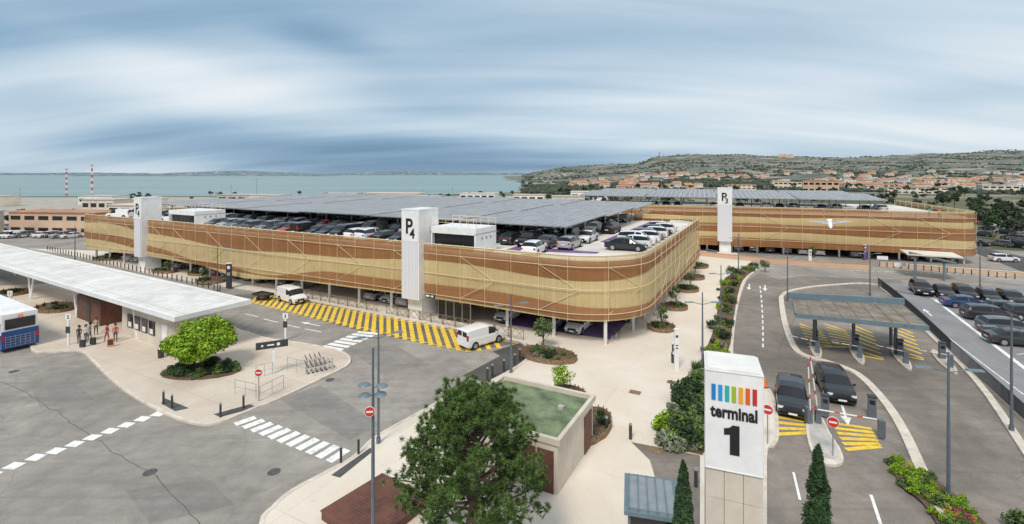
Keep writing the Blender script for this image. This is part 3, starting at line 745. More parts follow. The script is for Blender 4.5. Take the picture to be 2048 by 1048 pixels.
for k in range(20):
    if R.random()<.6: x,y=W3(4+k*2.9,4); lowcar(x,y,0,math.pi/2-a3,'inside the ground floor','cars parked on the ground floor')
# ---------------- pavements
def slab(name,pts,z,top_m,kerb=True,sm=2):
    g=MB(); g.prism(pts,0,z,0,1); build(name,g,[top_m,'kerb'],kind='structure',smooth=False)
pl1=GP([(490,664),(530,678),(600,688),(655,698),(688,708),(699,721),(690,735),(640,760),(560,798),(500,822),(440,846),(400,850),(350,836),(300,812),(255,785),(215,752),(185,722),(158,703),(75,706),(62,690),(40,660),(0,628),(-120,590)])+[(-75,68),(-60,72)]
def kerbline(pts,name='kerb',w_=.22,z=.14,cl=False):
    g=MB(); ribbon(g,pts,w_,0,z); build(name,g,['kerb'],kind='structure',smooth=False)
pl1s=smoothline(pl1[:-2],3)+pl1[-2:]
slab('pavement',pl1s,.12,'pave'); kerbline(pl1s)
ch1=GP([(500,1400),(520,1065),(545,1020),(585,985),(640,955),(695,925),(722,905),(745,882),(790,855),(850,822),(905,792),(975,768),(1045,728),(1064,704),(1044,686)])
ch2=GP([(900,657),(800,638),(640,606),(530,586)])+[gp(440,572),gp(300,549),gp(130,508),gp(60,498)]
und=[W(112,6),W(40,12),W(12,64),(45,97),gp(1500,521)]
ch3=GP([(1515,540),(1492,560),(1475,610),(1464,690),(1470,735),(1500,757),(1532,775),(1549,810),(1554,870),(1546,893),(1531,902),(1529,1000),(1525,1400)])
c1s=smoothline(ch1,3);c3s=smoothline(ch3,3)
slab('pavement',c1s+ch2+und+c3s,.12,'pave_l'); kerbline(c1s);kerbline(ch2);kerbline(c3s)
def sheet(name,pts,z,mt,kind='structure'):
    g=MB(); n_=len(pts); ar=sum(pts[k][0]*pts[(k+1)%n_][1]-pts[(k+1)%n_][0]*pts[k][1] for k in range(n_))
    if ar<0: pts=pts[::-1]
    g.face([(x,y,z) for x,y in pts]); return build(name,g,[mt],kind=kind,smooth=False)
sheet('road',GP([(925,752),(1000,712),(985,703),(1040,686),(1062,702),(1045,726),(975,766)]),.010,'asph_d')
sheet('path',GP([(1262,888),(1400,915),(1400,1130),(1270,1080),(1310,960),(1300,925)]),.126,'asph_r')
sheet('path',GP([(330,800),(378,820),(350,826),(322,810)]),.126,'asph_d'); sheet('path',GP([(427,832),(500,812),(515,818),(440,838)]),.126,'asph_d')
sheet('path',GP([(662,955),(740,900),(748,905),(680,960)]),.126,'asph_d')
sheet('road',GP([(1558,560),(1600,552),(1800,560),(2100,900),(2200,1400),(1535,1400),(1532,900),(1556,870),(1550,800),(1468,740),(1466,690),(1476,610),(1493,562),(1520,545)]),.008,'asph_r')
sheet('road',[gp(1500,533),gp(1700,545),gp(2600,590),gp(2600,560),gp(1700,531),gp(1500,524)],.009,'asph')
sheet('car_park_ground',GP([(1765,566),(2400,580),(2700,950),(2048,838),(1850,655)]),.012,'paver')
M['seal']=mat('crack_sealant',(.13,.12,.11),.8,0,.3,3)
M['patch']=asphalt('asphalt_patch',(.245,.23,.21),.0,.1)
for q in([(560,800),(640,770),(760,850),(700,880)],[(700,700),(790,690),(860,730),(760,745)],[(60,770),(150,765),(190,800),(80,815)],[(250,980),(420,960),(470,1010),(300,1048)]): sheet('road_patch',GP(q),.007,'patch')
g=MB()
for ln in([(-20,755),(60,790),(150,850),(230,905),(310,955),(400,1050)],[(1600,620),(1560,700),(1600,780)]):
    pts=smoothline(GP(ln),12); pts=[(x+.25*noise.noise((x*.8,y*.8,0))+R.uniform(-.03,.03),y+.25*noise.noise((x*.8,y*.8,7))+R.uniform(-.03,.03)) for x,y in pts]; ribbon(g,pts,.04,.011,.011)
build('road_crack',g,['seal'],kind='structure',smooth=False)
kr=smoothline(GP([(1562,596),(1568,640),(1585,690),(1608,712),(1660,727),(1715,750),(1765,800),(1805,860),(1845,948)]),4)
kerbline(kr,w_=.55); kl=smoothline(GP([(1562,596),(1580,583),(1650,572),(1760,572),(1840,650),(1950,760),(2048,900),(2120,1010)]),4); kerbline(kl,w_=.45)
kerbline(smoothline(GP([(1845,948),(1850,985),(1900,1048),(1960,1150)]),4),w_=.4)
mk=MB(); 
def bar(mb,a,b_,w_,z=.016): ribbon(mb,[a,b_],w_,z,z)
def lerp2(a,b_,t): return (a[0]+(b_[0]-a[0])*t,a[1]+(b_[1]-a[1])*t)
cw1=[(-18,950),(28,932),(72,915),(112,902),(150,888),(185,875),(220,862),(253,850),(285,838),(317,828)]
for x,y in cw1:
    p=gp(x,y); bar(mk,(p[0]-.38,p[1]+.05),(p[0]+.38,p[1]-.05),.62)
ua,ub=gp(503,832),gp(705,903); la,lb=gp(462,846),gp(668,928)
for k in range(11):
    t=(k+.5)/11; bar(mk,lerp2(ua,ub,t),lerp2(la,lb,t),.55)
for k in range(8):
    t=k/7; a=lerp2(gp(757,668),gp(672,706),t); b_=lerp2(gp(715,664),gp(632,698),t); bar(mk,a,b_,.55)
for a,b_ in((( 490,628),(517,634)),((527,638),(556,645)),((566,648),(600,656)),((610,658),(642,664))): bar(mk,gp(*a),gp(*b_),.15)
def arrow(mb,p,ang,L=3.,z=.016):
    c,s=math.cos(ang),math.sin(ang)
    def T_(x,y): return (p[0]+x*c-y*s,p[1]+x*s+y*c,z)
    mb.face([T_(-L/2,-.08),T_(L*.1,-.08),T_(L*.1,.08),T_(-L/2,.08)]); mb.face([T_(L*.1,-.3),T_(L/2,0),T_(L*.1,.3)])
arrow(mk,gp(620,648),RU); arrow(mk,gp(1498,574),RV+math.pi,4); arrow(mk,gp(1530,576),RV+math.pi,4); arrow(mk,gp(1690,830),RV+math.pi,3); arrow(mk,gp(1855,625),RV,3.5,.026)
gl=GP([(1520,572),(1523,600),(1525,630),(1526,665),(1526,700)])
for a,b_ in zip(gl,gl[1:]):
    for k in range(3): bar(mk,lerp2(a,b_,k/3),lerp2(a,b_,k/3+.2),.14)
bar(mk,gp(1587,945),gp(1600,1000),.12); bar(mk,gp(1742,990),gp(1765,1060),.14); bar(mk,gp(1850,640),gp(2048,790),.1,.02); bar(mk,gp(1760,574),gp(1850,640),.1,.02)
for k in range(9):
    a=lerp2(gp(1960,610),gp(2048,730),k/8); bar(mk,a,(a[0]+5,a[1]+1.),.1,.022)
bar(mk,gp(1870,600),gp(2060,745),.35,.024)
for k in range(6): a=lerp2(gp(1775,578),gp(1830,590),k/5); bar(mk,a,(a[0]+.8,a[1]-2.4),.3,.02)
for x0 in range(1700,2048,14): bar(mk,gp(x0,541+(x0-1700)*.035),gp(x0+7,541.3+(x0-1700)*.035),.2)
build('road_marking',mk,['white_p'],kind='structure',smooth=False)
yk=MB(); 
up=GP([(520,587),(640,608),(800,638),(900,658),(1036,687)]); lo=GP([(452,592),(560,620),(700,655),(830,684),(935,704),(1000,697)])
def on(pl,X):
    for a,b_ in zip(pl,pl[1:]):
        if a[0]<=X<=b_[0]: return a[1]+(b_[1]-a[1])*(X-a[0])/(b_[0]-a[0])
    return None
X=-37.
while X<.5:
    yl=on(lo,X)
    if yl is not None:
        xu=X
        for _ in range(8):
            yu=on(up,xu)
            if yu is None: break
            xu=X-.26*(yu-yl)
        if yu is not None and yu>yl: bar(yk,(X,yl),(xu,yu),.44,.014)
    X+=.92
bar(yk,lo[0],lo[-2],.12,.018); bar(yk,up[0],up[-1],.12,.018)
def hatch(c0,c1,c2,c3,n_,w_=.35):
    for k in range(n_):
        t=(k+.5)/n_; bar(yk,lerp2(c0,c1,t),lerp2(c3,c2,min(1,t+.15)),w_,.015)
hatch(*GP([(1550,818),(1556,875),(1630,865),(1618,830)]),5,.34); hatch(*GP([(1662,842),(1695,905),(1762,893),(1738,848)]),6,.34)
for x0 in(1598,1648,1700,1780): hatch(*GP([(x0,645),(x0+20,698 if x0<1700 else 716),(x0+68,694 if x0<1700 else 720),(x0+40,655)]),8,.26)
build('road_marking',yk,['yel_p'],kind='structure',smooth=False)
sheet('road',GP([(460,590),(540,586),(800,637),(1040,685),(935,705),(700,657)]),.006,'asph_h')
mh_=MB().cyl((0,0,0),(0,0,.006),.33,None,16).mesh('manhole_cover',['iron'])
for x,y,z in((548,944,.01),(28,743,.01),(300,945,.013),(660,760,.01)):
    p=gp(x,y); one(mh_,'manhole_cover','dark round metal manhole cover in the road','manhole cover',(p[0],p[1],z),0,'manhole covers')
mq2=MB().box(0,0,.003,.8,.6,.006).mesh('drain_cover',['wicker'])
for x,y in((1345,768),(1270,788),(1310,905)):
    p=gp(x,y); one(mq2,'drain_cover','rusty square drain cover set in the paving','drain cover',(p[0],p[1],.13),-A28,'drain covers')
# ---------------- planting
def bed(px,py,rx,ry,ns,nm='planting_bed'):
    cx,cy=gp(px,py); t=thing(nm,'planting bed edged with low brown wicker fence','planting bed',(cx,cy,.12))
    n_=22; pts=[(rx*math.cos(6.283*k/n_)*(1+.12*math.sin(3*k)),ry*math.sin(6.283*k/n_)) for k in range(n_)]
    c,s=math.cos(-A28),math.sin(-A28); pts=[(x*c-y*s,x*s+y*c) for x,y in pts]
    build('soil',MB().prism(pts,.0,.08),['soil'],parent=t)
    g=MB(); ribbon(g,pts+[pts[0]],.06,0,.38)
    for k,p in enumerate(pts): g.cyl((p[0],p[1],0),(p[0],p[1],.5),.04,None,5)
    build('wicker_fence',g,['wicker'],parent=t)
    for k in range(ns):
        a=R.uniform(0,6.28);r_=math.sqrt(R.random())*.8; x=rx*r_*math.cos(a);y=ry*r_*math.sin(a);x,y=x*c-y*s,x*s+y*c
        j=R.randrange(5); one(SH[j],'shrub',SHN[j]+' growing in a planting bed','shrub',(cx+x,cy+y,.2),a,'shrubs in the planting beds',sc=R.uniform(.4,.95))
bed(1095,716,2.6,1.6,12); bed(1323,660,1.3,1.4,6); bed(1350,618,1.4,1.5,6); bed(1374,582,1.5,1.8,7); bed(1388,558,1.5,1.8,6); bed(1398,535,1.5,2,6)
bed(420,565,2.4,1.6,8); bed(400,550,2.2,1.4,7); bed(328,545,2.4,1.4,7); bed(210,520,2.6,1.6,8); bed(232,512,2,1.6,5); bed(1180,860,1.2,2.2,7)
bed(1135,795,1.3,1,5); bed(110,620,2.6,1.6,8); bed(20,590,2,2,6)
def small_tree(px,py,h,r,mt,label,nc=16,nl=120,size=.16,z=.2,loc=None,trunkr=.08):
    p=loc or gp(px,py); t=thing('tree',label,'tree',(p[0],p[1],z))
    g=MB(); g.cyl((0,0,0),(.05,0,h*.6),trunkr,trunkr*.6,7)
    for k in range(6):
        a=k*1.05; g.cyl((0,0,h*(.2+.06*k)),(math.cos(a)*r*.6,math.sin(a)*r*.6,h*(.5+.06*k)),trunkr*.5,.015,5)
    build('trunk',g,['bark'],parent=t)
    g=MB(); clumpy(g,(0,0,h*.62),(r,r,h*.42),nc,nl,size,cr=.5); build('crown',g,[mt],parent=t,smooth=False)
small_tree(1086,700,2.6,1.0,'fol_mid','young leafy tree in the wicker planting bed',12,60,.13)
small_tree(1352,615,2.2,.8,'fol_mid','small tree in a round planting bed',10,50,.13); small_tree(1125,795,2.2,.9,'fol_bright','small bright tree beside the flat roof',10,60,.11)
for x,y in((250,515),(335,548),(405,560),(1322,655),(1380,575),(1390,548),(1530,545),(1628,515),(1462,560),(1455,620)): small_tree(x,y,2.0,.8,'fol_mid','young tree with thin trunk in the planting',9,40,.14)
small_tree(0,0,3.9,2.9,'fol_bright','rounded bright green tree beside the bus shelter',70,380,.14,.15,(-25.2,39.2),.16)
cx,cy=-25.0,38.9
t=thing('planting_bed','round bed of low grey and green plants under the tree','planting bed',(cx,cy,.12)); build('soil',MB().prism([(3.1*math.cos(k*.3927),1.7*math.sin(k*.3927)) for k in range(16)],0,.1),['soil'],parent=t)
for k in range(38):
    a=R.uniform(0,6.28);r_=.5+.5*R.random(); j=R.choice([0,1,3,4,2]); one(SH[j],'shrub',SHN[j]+' under the rounded tree','shrub',(cx+2.9*r_*math.cos(a),cy+1.5*r_*math.sin(a),.15),a,'shrubs under the rounded tree',sc=R.uniform(.5,1.))
def strip(l,r,n_,grp,h=1.,kinds=(0,1,2,3,4)):
    L_=smoothline(GP(l),3);R_=smoothline(GP(r),3); sheet('planting_strip',L_+R_[::-1],.135,'soil')
    for k in range(n_):
        t_=(k+R.random())/n_; i=min(len(L_)-2,int(t_*(len(L_)-1))); i2=min(len(R_)-2,int(t_*(len(R_)-1)))
        p=lerp2(L_[i],R_[i2],R.uniform(.08,.92)); p=(p[0]+R.uniform(-.3,.3),p[1]+R.uniform(-.6,.6))
        j=R.choice(kinds); 
        if R.random()<.1: one(SHF,'shrub','yellow flowering plant in the planting strip','shrub',(p[0],p[1],.14),0,grp,sc=h*R.uniform(.7,1.1)); continue
        one(SH[j],'shrub',SHN[j]+' in the roadside planting strip','shrub',(p[0],p[1],.12),R.uniform(0,6),grp,sc=h*R.uniform(.5,1.2))
strip([(1498,530),(1450,558),(1438,600),(1428,660),(1398,730),(1380,775)],[(1512,540),(1486,562),(1472,610),(1461,690),(1440,740),(1425,790)],120,'shrubs in the roadside strip',.9,(0,1,2,3,4,2,5,5))
strip([(1378,775),(1350,810),(1318,860),(1318,895)],[(1425,790),(1425,830),(1420,880),(1405,915)],50,'hedge shrubs beside the path',1.3,(0,0,3,1,1,5,3))
strip([(1788,938),(1800,975),(1845,1010),(1890,1080)],[(1850,950),(1900,985),(1960,1040),(2020,1100)],80,'shrubs on the grassy verge',.55,(0,5,4,4,5))
strip([(1990,1120),(1990,1060)],[(2100,1120),(2100,1060)],6,'shrubs on the grassy verge',1.2,(0,3))
fl=shrub(.45,.5,'flower',6,30,.05)
for k in range(6):
    p=gp(1905+R.uniform(-10,45),1040+R.uniform(-8,14)); one(fl,'flower_bush','pink flowering bush on the verge','flower bush',(p[0],p[1],.2),k,'pink flower bushes',sc=R.uniform(.4,.6))
def cypress(x,y,h,r):
    t=thing('cypress_tree','slender dark green cypress beside the totem','tree',(x,y,.12)); g=MB(); g.cyl((0,0,0),(0,0,h*.8),.12,.04,7); build('trunk',g,['bark'],parent=t)
    g=MB()
    for k in range(180):
        f=k/180; z=h*(.06+.92*f); rr=r*(1-f**2.6)**.7*(.75+.25*min(1,f*6)); a=R.uniform(0,6.28); q_=rr*R.uniform(.4,.8)
        leaves(g,(q_*math.cos(a),q_*math.sin(a),z),(rr*.42+.04,rr*.42+.04,.3),160,.05,up=1.2,asp=3.)
    build('crown',g,['fol_dark'],parent=t,smooth=False)
cypress(10.75,17,6.3,.50); cypress(6.1,17.2,5.6,.38)
# ---------------- pine
pt=thing('pine_tree','large rounded pine with fine needle clumps and forked trunk','tree',(-1.6,20,.12))
g=MB(); tp=[(0,0,0,.28),(-.12,.05,1.2,.24),(.05,0,2.4,.2),(.2,0,3.6,.15),(.05,0,4.8,.10),(.0,0,5.9,.04)]
for a,b_ in zip(tp,tp[1:]): g.cyl(a[:3],b_[:3],a[3],b_[3],10)
cl_=MB(); clumps=[]
NC=66
for k in range(NC):
    f=((k+.5)/NC)**.88; z=1.75+4.95*f
    rmax=3.2*max(.10,(1-((f-.34)/.72)**2 if f>.34 else 1-((.34-f)/.66)**2))**.55
    a=k*2.4+R.uniform(-.35,.35); rr=rmax*R.uniform(.62,1.0)
    zb=max(.9,z-R.uniform(.6,1.5)); tx=lerp([(p[2],p[0]) for p in tp],zb)
    e=(math.cos(a)*rr,math.sin(a)*rr,z+.1); m_=(math.cos(a)*rr*.5+tx*.5,math.sin(a)*rr*.5,(z+zb)/2-.15)
    g.cyl((tx,0,min(zb,5.6)),m_,.07,.045,6); g.cyl(m_,e,.045,.02,5)
    clumps.append((e,R.uniform(.46,.66)))
    for _ in range(3):
        q_=(m_[0]+(e[0]-m_[0])*R.uniform(.1,.95)+R.uniform(-.5,.5),m_[1]+(e[1]-m_[1])*R.uniform(.1,.95)+R.uniform(-.5,.5),z+R.uniform(-.3,.5)); clumps.append((q_,R.uniform(.32,.54)))
for k in range(9): a=k*.75; clumps.append(((math.cos(a)*.8,math.sin(a)*.8,6.55+.3*math.cos(k*2)),R.uniform(.36,.52)))
build('trunk',g,['bark'],parent=pt)
for c,r_ in clumps:
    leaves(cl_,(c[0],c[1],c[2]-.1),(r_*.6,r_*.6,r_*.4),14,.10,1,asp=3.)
    for _ in range(8):
        d=Vector((R.uniform(-1,1),R.uniform(-1,1),R.uniform(-.5,1)))*r_*.82; q_=(c[0]+d.x,c[1]+d.y,c[2]+d.z*.75)
        for _ in range(56):
            dd=Vector((R.gauss(0,1),R.gauss(0,1),R.gauss(.8,1))).normalized(); L_=R.uniform(.12,.22); t_=dd.orthogonal().normalized()*.013
            t_=Matrix.Rotation(R.uniform(0,3.1),3,dd)@t_; p=Vector(q_)+dd*.02; e=p+dd*L_; i=len(cl_.v)
            cl_.v+=[tuple(p-t_),tuple(p+t_),tuple(e)]; cl_.f.append((i,i+1,i+2)); cl_.m.append(0)
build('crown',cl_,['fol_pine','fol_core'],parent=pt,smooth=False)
# ---------------- small building with green roof
t=thing('service_building','small beige building with flat green roof and brown doors','building',(2.25,23.9,.12),rzF)
g=MB(); L_,D_,h=6.0,5.4,2.5
g.box(-L_/2,D_/2,h/2,L_,D_,h); build('wall',g,['wallb'],parent=t)
build('roof',MB().box(-L_/2,D_/2,h+.02,L_-.3,D_-.3,.04),['greenroof'],parent=t)
g=MB(); 
for a in((-L_/2,.0,L_+.3,.22),(-L_/2,D_,L_+.3,.22)): g.box(a[0],a[1],h+.13,a[2],a[3],.3)
for x in(0.04,-L_-.04): g.box(x,D_/2,h+.13,.22,D_-.23,.3)
build('parapet',g,['wallb'],parent=t)
for k in(0,1): build('door',MB().box(-.65-k*1.0,-.02,1.05,.9,.06,2.1),['wood'],parent=t)
build('roof_vent',MB().box(-1.2,3.4,h+.12,.3,.3,.2),['conc'],parent=t)
build('door',MB().box(.02,4.5,1.05,.06,1.2,2.1),['wood'],parent=t)
g=MB(); dk=[(-8.8,22.2),(-6.7,25.0),(-3.9,23.2),(-5.9,20.2)]; n_=22
t=thing('wooden_platform','low reddish brown wooden deck platform on the plaza','platform',(0,0,.12))
for k in range(n_):
    a,b_=lerp2(dk[0],dk[1],k/n_),lerp2(dk[3],dk[2],k/n_); a2,b2=lerp2(dk[0],dk[1],(k+.93)/n_),lerp2(dk[3],dk[2],(k+.93)/n_); g.prism([a,b_,b2,a2],.38,.44)
build('deck_surface',g,['wood'],parent=t); build('deck_base',MB().prism([lerp2(p,(-6.3,22.6),.02) for p in dk],0,.37),['wood'],parent=t)
t=thing('information_booth','small glazed booth with grey metal sloping roof','booth',(5.75,19.9,.12),rzF+.25)
build('wall',MB().box(0,0,1.2,1.8,2.0,2.4),['glass'],parent=t)
g=MB()
for x in(-.9,.9):
    for y in(-1,1): g.box(x,y,1.25,.1,.1,2.5)
g.box(0,0,.25,1.86,2.06,.5); build('frame',g,['steel'],parent=t)
g=MB(); g.box(0,0,2.6,2.2,2.5,.16); 
for k in range(6): g.box(-.9+k*.36,0,2.72,.05,2.3,.08)
build('roof',g,['teal'],parent=t); build('roof_panel',MB().box(0,.05,2.69,1.8,2.1,.02),['galv'],parent=t)
# ---------------- totem
t=thing('terminal_totem','tall white totem reading terminal 1 on beige stone base','sign',(7.80,17.0,.12),-.36)
zb_,zt_=5.40,8.88; zc=(zb_+zt_)/2
build('sign_box',MB().box(0,.92,zc,1.86,1.84,zt_-zb_),['white'],parent=t)
g=MB()
for x in(-.935,.935): g.box(x,-.005,zc,.02,.03,zt_-zb_+.04)
g.box(0,-.005,zt_,1.87,.04,.02); g.box(0,-.005,zb_,1.87,.04,.02); g.box(0,.92,zt_+.01,1.90,1.88,.03); build('frame',g,['whiter'],parent=t)
build('roof',MB().box(0,.92,zt_+.06,1.72,1.7,.05),['whiter'],parent=t)
g=MB(); 
for k in range(5):
    z=.54+k*1.085
    for j,x in enumerate((-.62,0,.62)): g.box(x,.92,z,.605,1.78,1.07)
build('stone_base',g,['wallb'],parent=t)
bc=[(.015,.20,.52),(.01,.32,.66),(.015,.42,.36),(.33,.48,.03),(.85,.38,.02),(.70,.12,.02),(.55,.03,.02)]
for k,c in enumerate(bc):
    M['bc%d'%k]=mat('sign_colour_%d'%k,c,.6,0,0)
    build('colour_bar',MB().box(-.66+k*.22,-.022,8.13,.14,.014,.56),['bc%d'%k],parent=t)
ob('lettering',text_mesh('terminal',.60,.022,.003,width=1.52),t,(0,-.02,7.27))
g=MB()
def slabxz(pts): 
    g.face([(x,-.024,z) for x,z in pts]); g.face([(x,-.012,z) for x,z in pts[::-1]])
    for i in range(len(pts)): a=pts[i];b_=pts[(i+1)%len(pts)]; g.face([(a[0],-.024,a[1]),(a[0],-.012,a[1]),(b_[0],-.012,b_[1]),(b_[0],-.024,b_[1])])
slabxz([(-.13,6.0),(.18,6.0),(.18,7.04),(-.04,7.04),(-.14,6.94),(-.32,6.89),(-.32,6.67),(-.13,6.70)])
build('lettering',g,['black'],parent=t,smooth=False)
# ---------------- bus shelter canopy
a2=math.radians(30.5); rz2=-a2
t=thing('bus_station_canopy','long flat white canopy over the bus stops','canopy',(-28.2,40.4,.12),rz2)
g=MB(); Lc=80; Wd=6.6
g.box(-Lc/2,Wd/2,3.72,Lc,Wd,.42,0,0); build('roof',g,['white'],parent=t)
g=MB()
for k in range(int(Lc/1.0)): g.box(-.5-k*1.0,Wd/2,3.941,.03,Wd-.6,.012)
g.box(-Lc/2,.9,3.945,Lc-.4,.08,.025); g.box(-Lc/2,Wd-.9,3.945,Lc-.4,.08,.025); build('roof_seam',g,['wallb'],parent=t)
build('roof_sheet',MB().box(-Lc/2,Wd/2,3.933,Lc-.5,Wd-.5,.008),['whiter'],parent=t)
pm=MB().cyl((0,0,0),(-.7,-.1,3.55),.11,.09,8).cyl((0,0,0),(.7,.1,3.55),.11,.09,8).mesh('post',['white'])
for k in range(11): ob('post',pm,t,(-3.-k*7.2,1.4 if k%2 else 5.2,0))
t=thing('ticket_office','beige ticket office wall with posters and window','building',(-29.6,43.6,.12),rz2)
build('wall',MB().box(-5.2,.6,1.65,10.4,2.6,3.3),['wallb'],parent=t)
for k in range(4):
    build('window',MB().box(-4.2-k*1.45,-.73,1.5,1.15,.06,1.3),['glass'],parent=t); build('poster',MB().box(-4.2-k*1.45,-.78,1.2,.6,.03,.45),['white'],parent=t)
build('door',MB().box(-1.8,-.73,1.1,.95,.06,2.2),['white'],parent=t)
t=thing('shelter_wall','dark brown panelled shelter under the canopy','shelter',(-45,52.8,.12),rz2); build('wall',MB().box(0,0,1.3,6,2,2.6),['wood'],parent=t); build('door',MB().box(0,-1.03,1.1,1,.05,2.1),['dgrey'],parent=t)
# ---------------- people
def person(x,y,rz,shirt,pants,hair,label,z=.12,arm=0,skin=(.50,.30,.21)):
    vs=[];es=[];rd=[]
    def add(p,r,par=None):
        vs.append(p);rd.append(r)
        if par is not None: es.append((par,len(vs)-1))
        return len(vs)-1
    pel=add((0,0,.96),(.13,.095)); sp_=add((0,0,1.12),(.115,.08),pel); ch=add((0,0,1.33),(.14,.09),sp_); nk=add((0,0,1.49),(.05,.05),ch); hb=add((0,.01,1.56),(.07,.075),nk); hm=add((0,.01,1.65),(.08,.095),hb); add((0,.0,1.73),(.055,.065),hm); add((0,.105,1.63),(.018,.02),hm)
    st_=R.uniform(-.1,.16)
    for s in(-1,1):
        hp=add((s*.09,0,.88),(.08,.085),pel); kn=add((s*.10,.02+s*st_*.6,.50),(.052,.056),hp); an=add((s*.10,-.01+s*st_,.10),(.036,.038),kn); add((s*.12,.13+s*st_,.045),(.035,.03),an)
        sh_=add((s*.165,0,1.42),(.052,.052),ch); el_=add((s*.215,-.03,1.15),(.038,.038),sh_)
        up_=arm if s==1 else 0
        wr=add((s*.21,.06+.2*up_,.92+.2*up_),(.026,.026),el_); pa=add((s*.21,.085+.27*up_,.85+.23*up_),(.03,.018),wr)
        for k in range(4): 
            f=add((s*(.21),.06+.27*up_+k*.022,.80+.24*up_),(.009,.009),pa); add((s*.205,.065+.27*up_+k*.022,.765+.004*abs(k-1.5)+.25*up_),(.008,.008),f)
        add((s*.195,.12+.27*up_,.83+.24*up_),(.010,.010),wr)
    me=bpy.data.meshes.new('b'); me.from_pydata(vs,es,[]); o=bpy.data.objects.new('b',me); col.objects.link(o)
    sk=o.modifiers.new('s','SKIN'); sk.use_smooth_shade=True
    for i,r_ in enumerate(rd): me.skin_vertices[0].data[i].radius=r_; me.skin_vertices[0].data[i].use_root=(i==0)
    o.modifiers.new('u','SUBSURF').levels=1
    dg=bpy.context.evaluated_depsgraph_get(); dg.update(); m2=bpy.data.meshes.new_from_object(o.evaluated_get(dg)); bpy.data.objects.remove(o)
    m2.materials.clear()
    for m_ in [mat('skin',skin,.6,0,0),mat('shirt',shirt,.8,0,0),mat('trousers',pants,.8,0,0),M['dgrey']]: m2.materials.append(m_)
    for p in m2.polygons:
        c=p.center; k=1 if c.z>1.0 else 2
        if c.z>1.47: k=0
        if c.z<.09: k=3
        if abs(c.x)>.175 and c.z<(1.2 if not arm else 1.1): k=1 if c.z>1.0 and not arm else 0
        p.material_index=k
    t_=props(ob('person',m2,None,(x,y,z),rz,None,.97),label,'person')
    g_=MB(); leaves(g_,(0,-.02,1.70),(.095,.11,.09),160,.07,shell=.9); leaves(g_,(0,-.07,1.62),(.08,.05,.12),60,.07,shell=.9)
    build('hair',g_,[mat('hair',hair,.8,0,0)],parent=t_)
    for s in(-1,1): build('eye',MB().cyl((s*.032,.098,1.655),(s*.032,.103,1.655),.011,None,6),['black'],parent=t_)
ppl=[(158,690,3.3,(.05,.05,.06),(.04,.045,.06),(.05,.03,.02),'person in dark jacket and dark trousers standing with suitcase',0),
(172,688,-2.,(.70,.68,.64),(.10,.12,.20),(.10,.06,.03),'person in white top and blue jeans waiting',0),
(180,683,2.6,(.22,.20,.18),(.05,.05,.06),(.04,.03,.02),'person in grey brown coat waiting at the bus stop',1),
(192,672,-2.6,(.50,.42,.32),(.08,.08,.09),(.15,.09,.05),'person in beige jacket standing by the office wall',0),
(214,686,2.8,(.34,.04,.05),(.25,.03,.04),(.05,.03,.02),'person in dark red clothes reading timetable',1),
(231,686,-2.5,(.50,.13,.12),(.08,.08,.10),(.1,.06,.04),'person in red top and dark trousers walking',0)]
for x,y,r_,s_,p_,h_,lb,ar in ppl:
    q_=gp(x,y); person(q_[0],q_[1],r_,s_,p_,h_,lb,arm=ar)
q_=W3(6,1.6); person(q_[0],q_[1],2.,(.85,.25,.02),(.04,.04,.06),(.05,.03,.02),'worker in orange high visibility vest on the roof',z=8.2)
q_=W3(7.2,2.2); person(q_[0],q_[1],-1.,(.1,.6,.25),(.04,.04,.06),(.05,.03,.02),'worker in green high visibility vest on the roof',z=8.2)
for (x,y) in((165,697),(186,692)):
    q_=gp(x,y); t=thing('suitcase','dark wheeled suitcase with raised handle','suitcase',(q_[0],q_[1],.12)); build('case',MB().box(0,0,.36,.4,.25,.6,0,0,.96,.96),['dgrey'],parent=t); build('handle',MB().tube([(-.12,0,.65),(-.12,0,.95),(.12,0,.95),(.12,0,.65)],.012,5),['galv'],parent=t)
# ---------------- vehicles near
def nearcar(kd,rz,c,label,cat='car',loc=None,z=.01):
    return inst(CAR[kd],'car' if cat=='car' else 'van',label,cat,(loc[0],loc[1],z),rz,None,c)
nearcar('suv',RV+math.pi,(.018,.019,.022),'black sport utility car leaving the barrier lane',loc=(19.3,33.4))
nearcar('suv',math.radians(-112),(.012,.012,.014),'glossy black sport utility car beside the ticket machine',loc=(23.6,35.4))
nearcar('van',math.radians(42),(.83,.83,.83),'white delivery van driving over the yellow hatching','van',loc=(-2.9,45.6))
nearcar('van',math.radians(-38),(.83,.83,.83),'small white van parked on the yellow hatching','van',loc=(-27.6,60.6))
p=gp(526,599); t=thing('flatbed_trailer','small flatbed trailer with dark slatted sides','trailer',(p[0],p[1],.01),rzF)
build('bed',MB().box(0,0,.6,2.4,1.4,.1).box(-1.2,0,.72,.05,1.4,.2).box(1.2,0,.72,.05,1.4,.2).box(0,.7,.72,2.4,.05,.2).box(0,-.7,.72,2.4,.05,.2),['dgrey'],parent=t)
for s in(-1,1): build('wheel',MB().cyl((0,s*.6,.28),(0,s*.78,.28),.28,None,14),['tyre'],parent=t)
lot=[(1842,586,2),(1886,592,2),(1928,596,2),(1976,602,2),(2022,607,2),(1932,615,6),(1978,640,3),(2015,628,3),(2016,668,4),(2035,690,3),(2062,640,2)]
for i,(x,y,k) in enumerate(lot):
    p=gp(x,y); c,cn=COLS[k]; kd=['suv','sedan','suv','hatch'][i%4]
    rz=RV+math.pi if i<5 else RU+math.pi+.15
    inst(CAR[kd],'parked_car',f"{cn} {'sport utility car' if kd=='suv' else 'car'} parked in the paved lot",'car',(p[0],p[1],.02),rz,'cars parked in the paved lot',c)
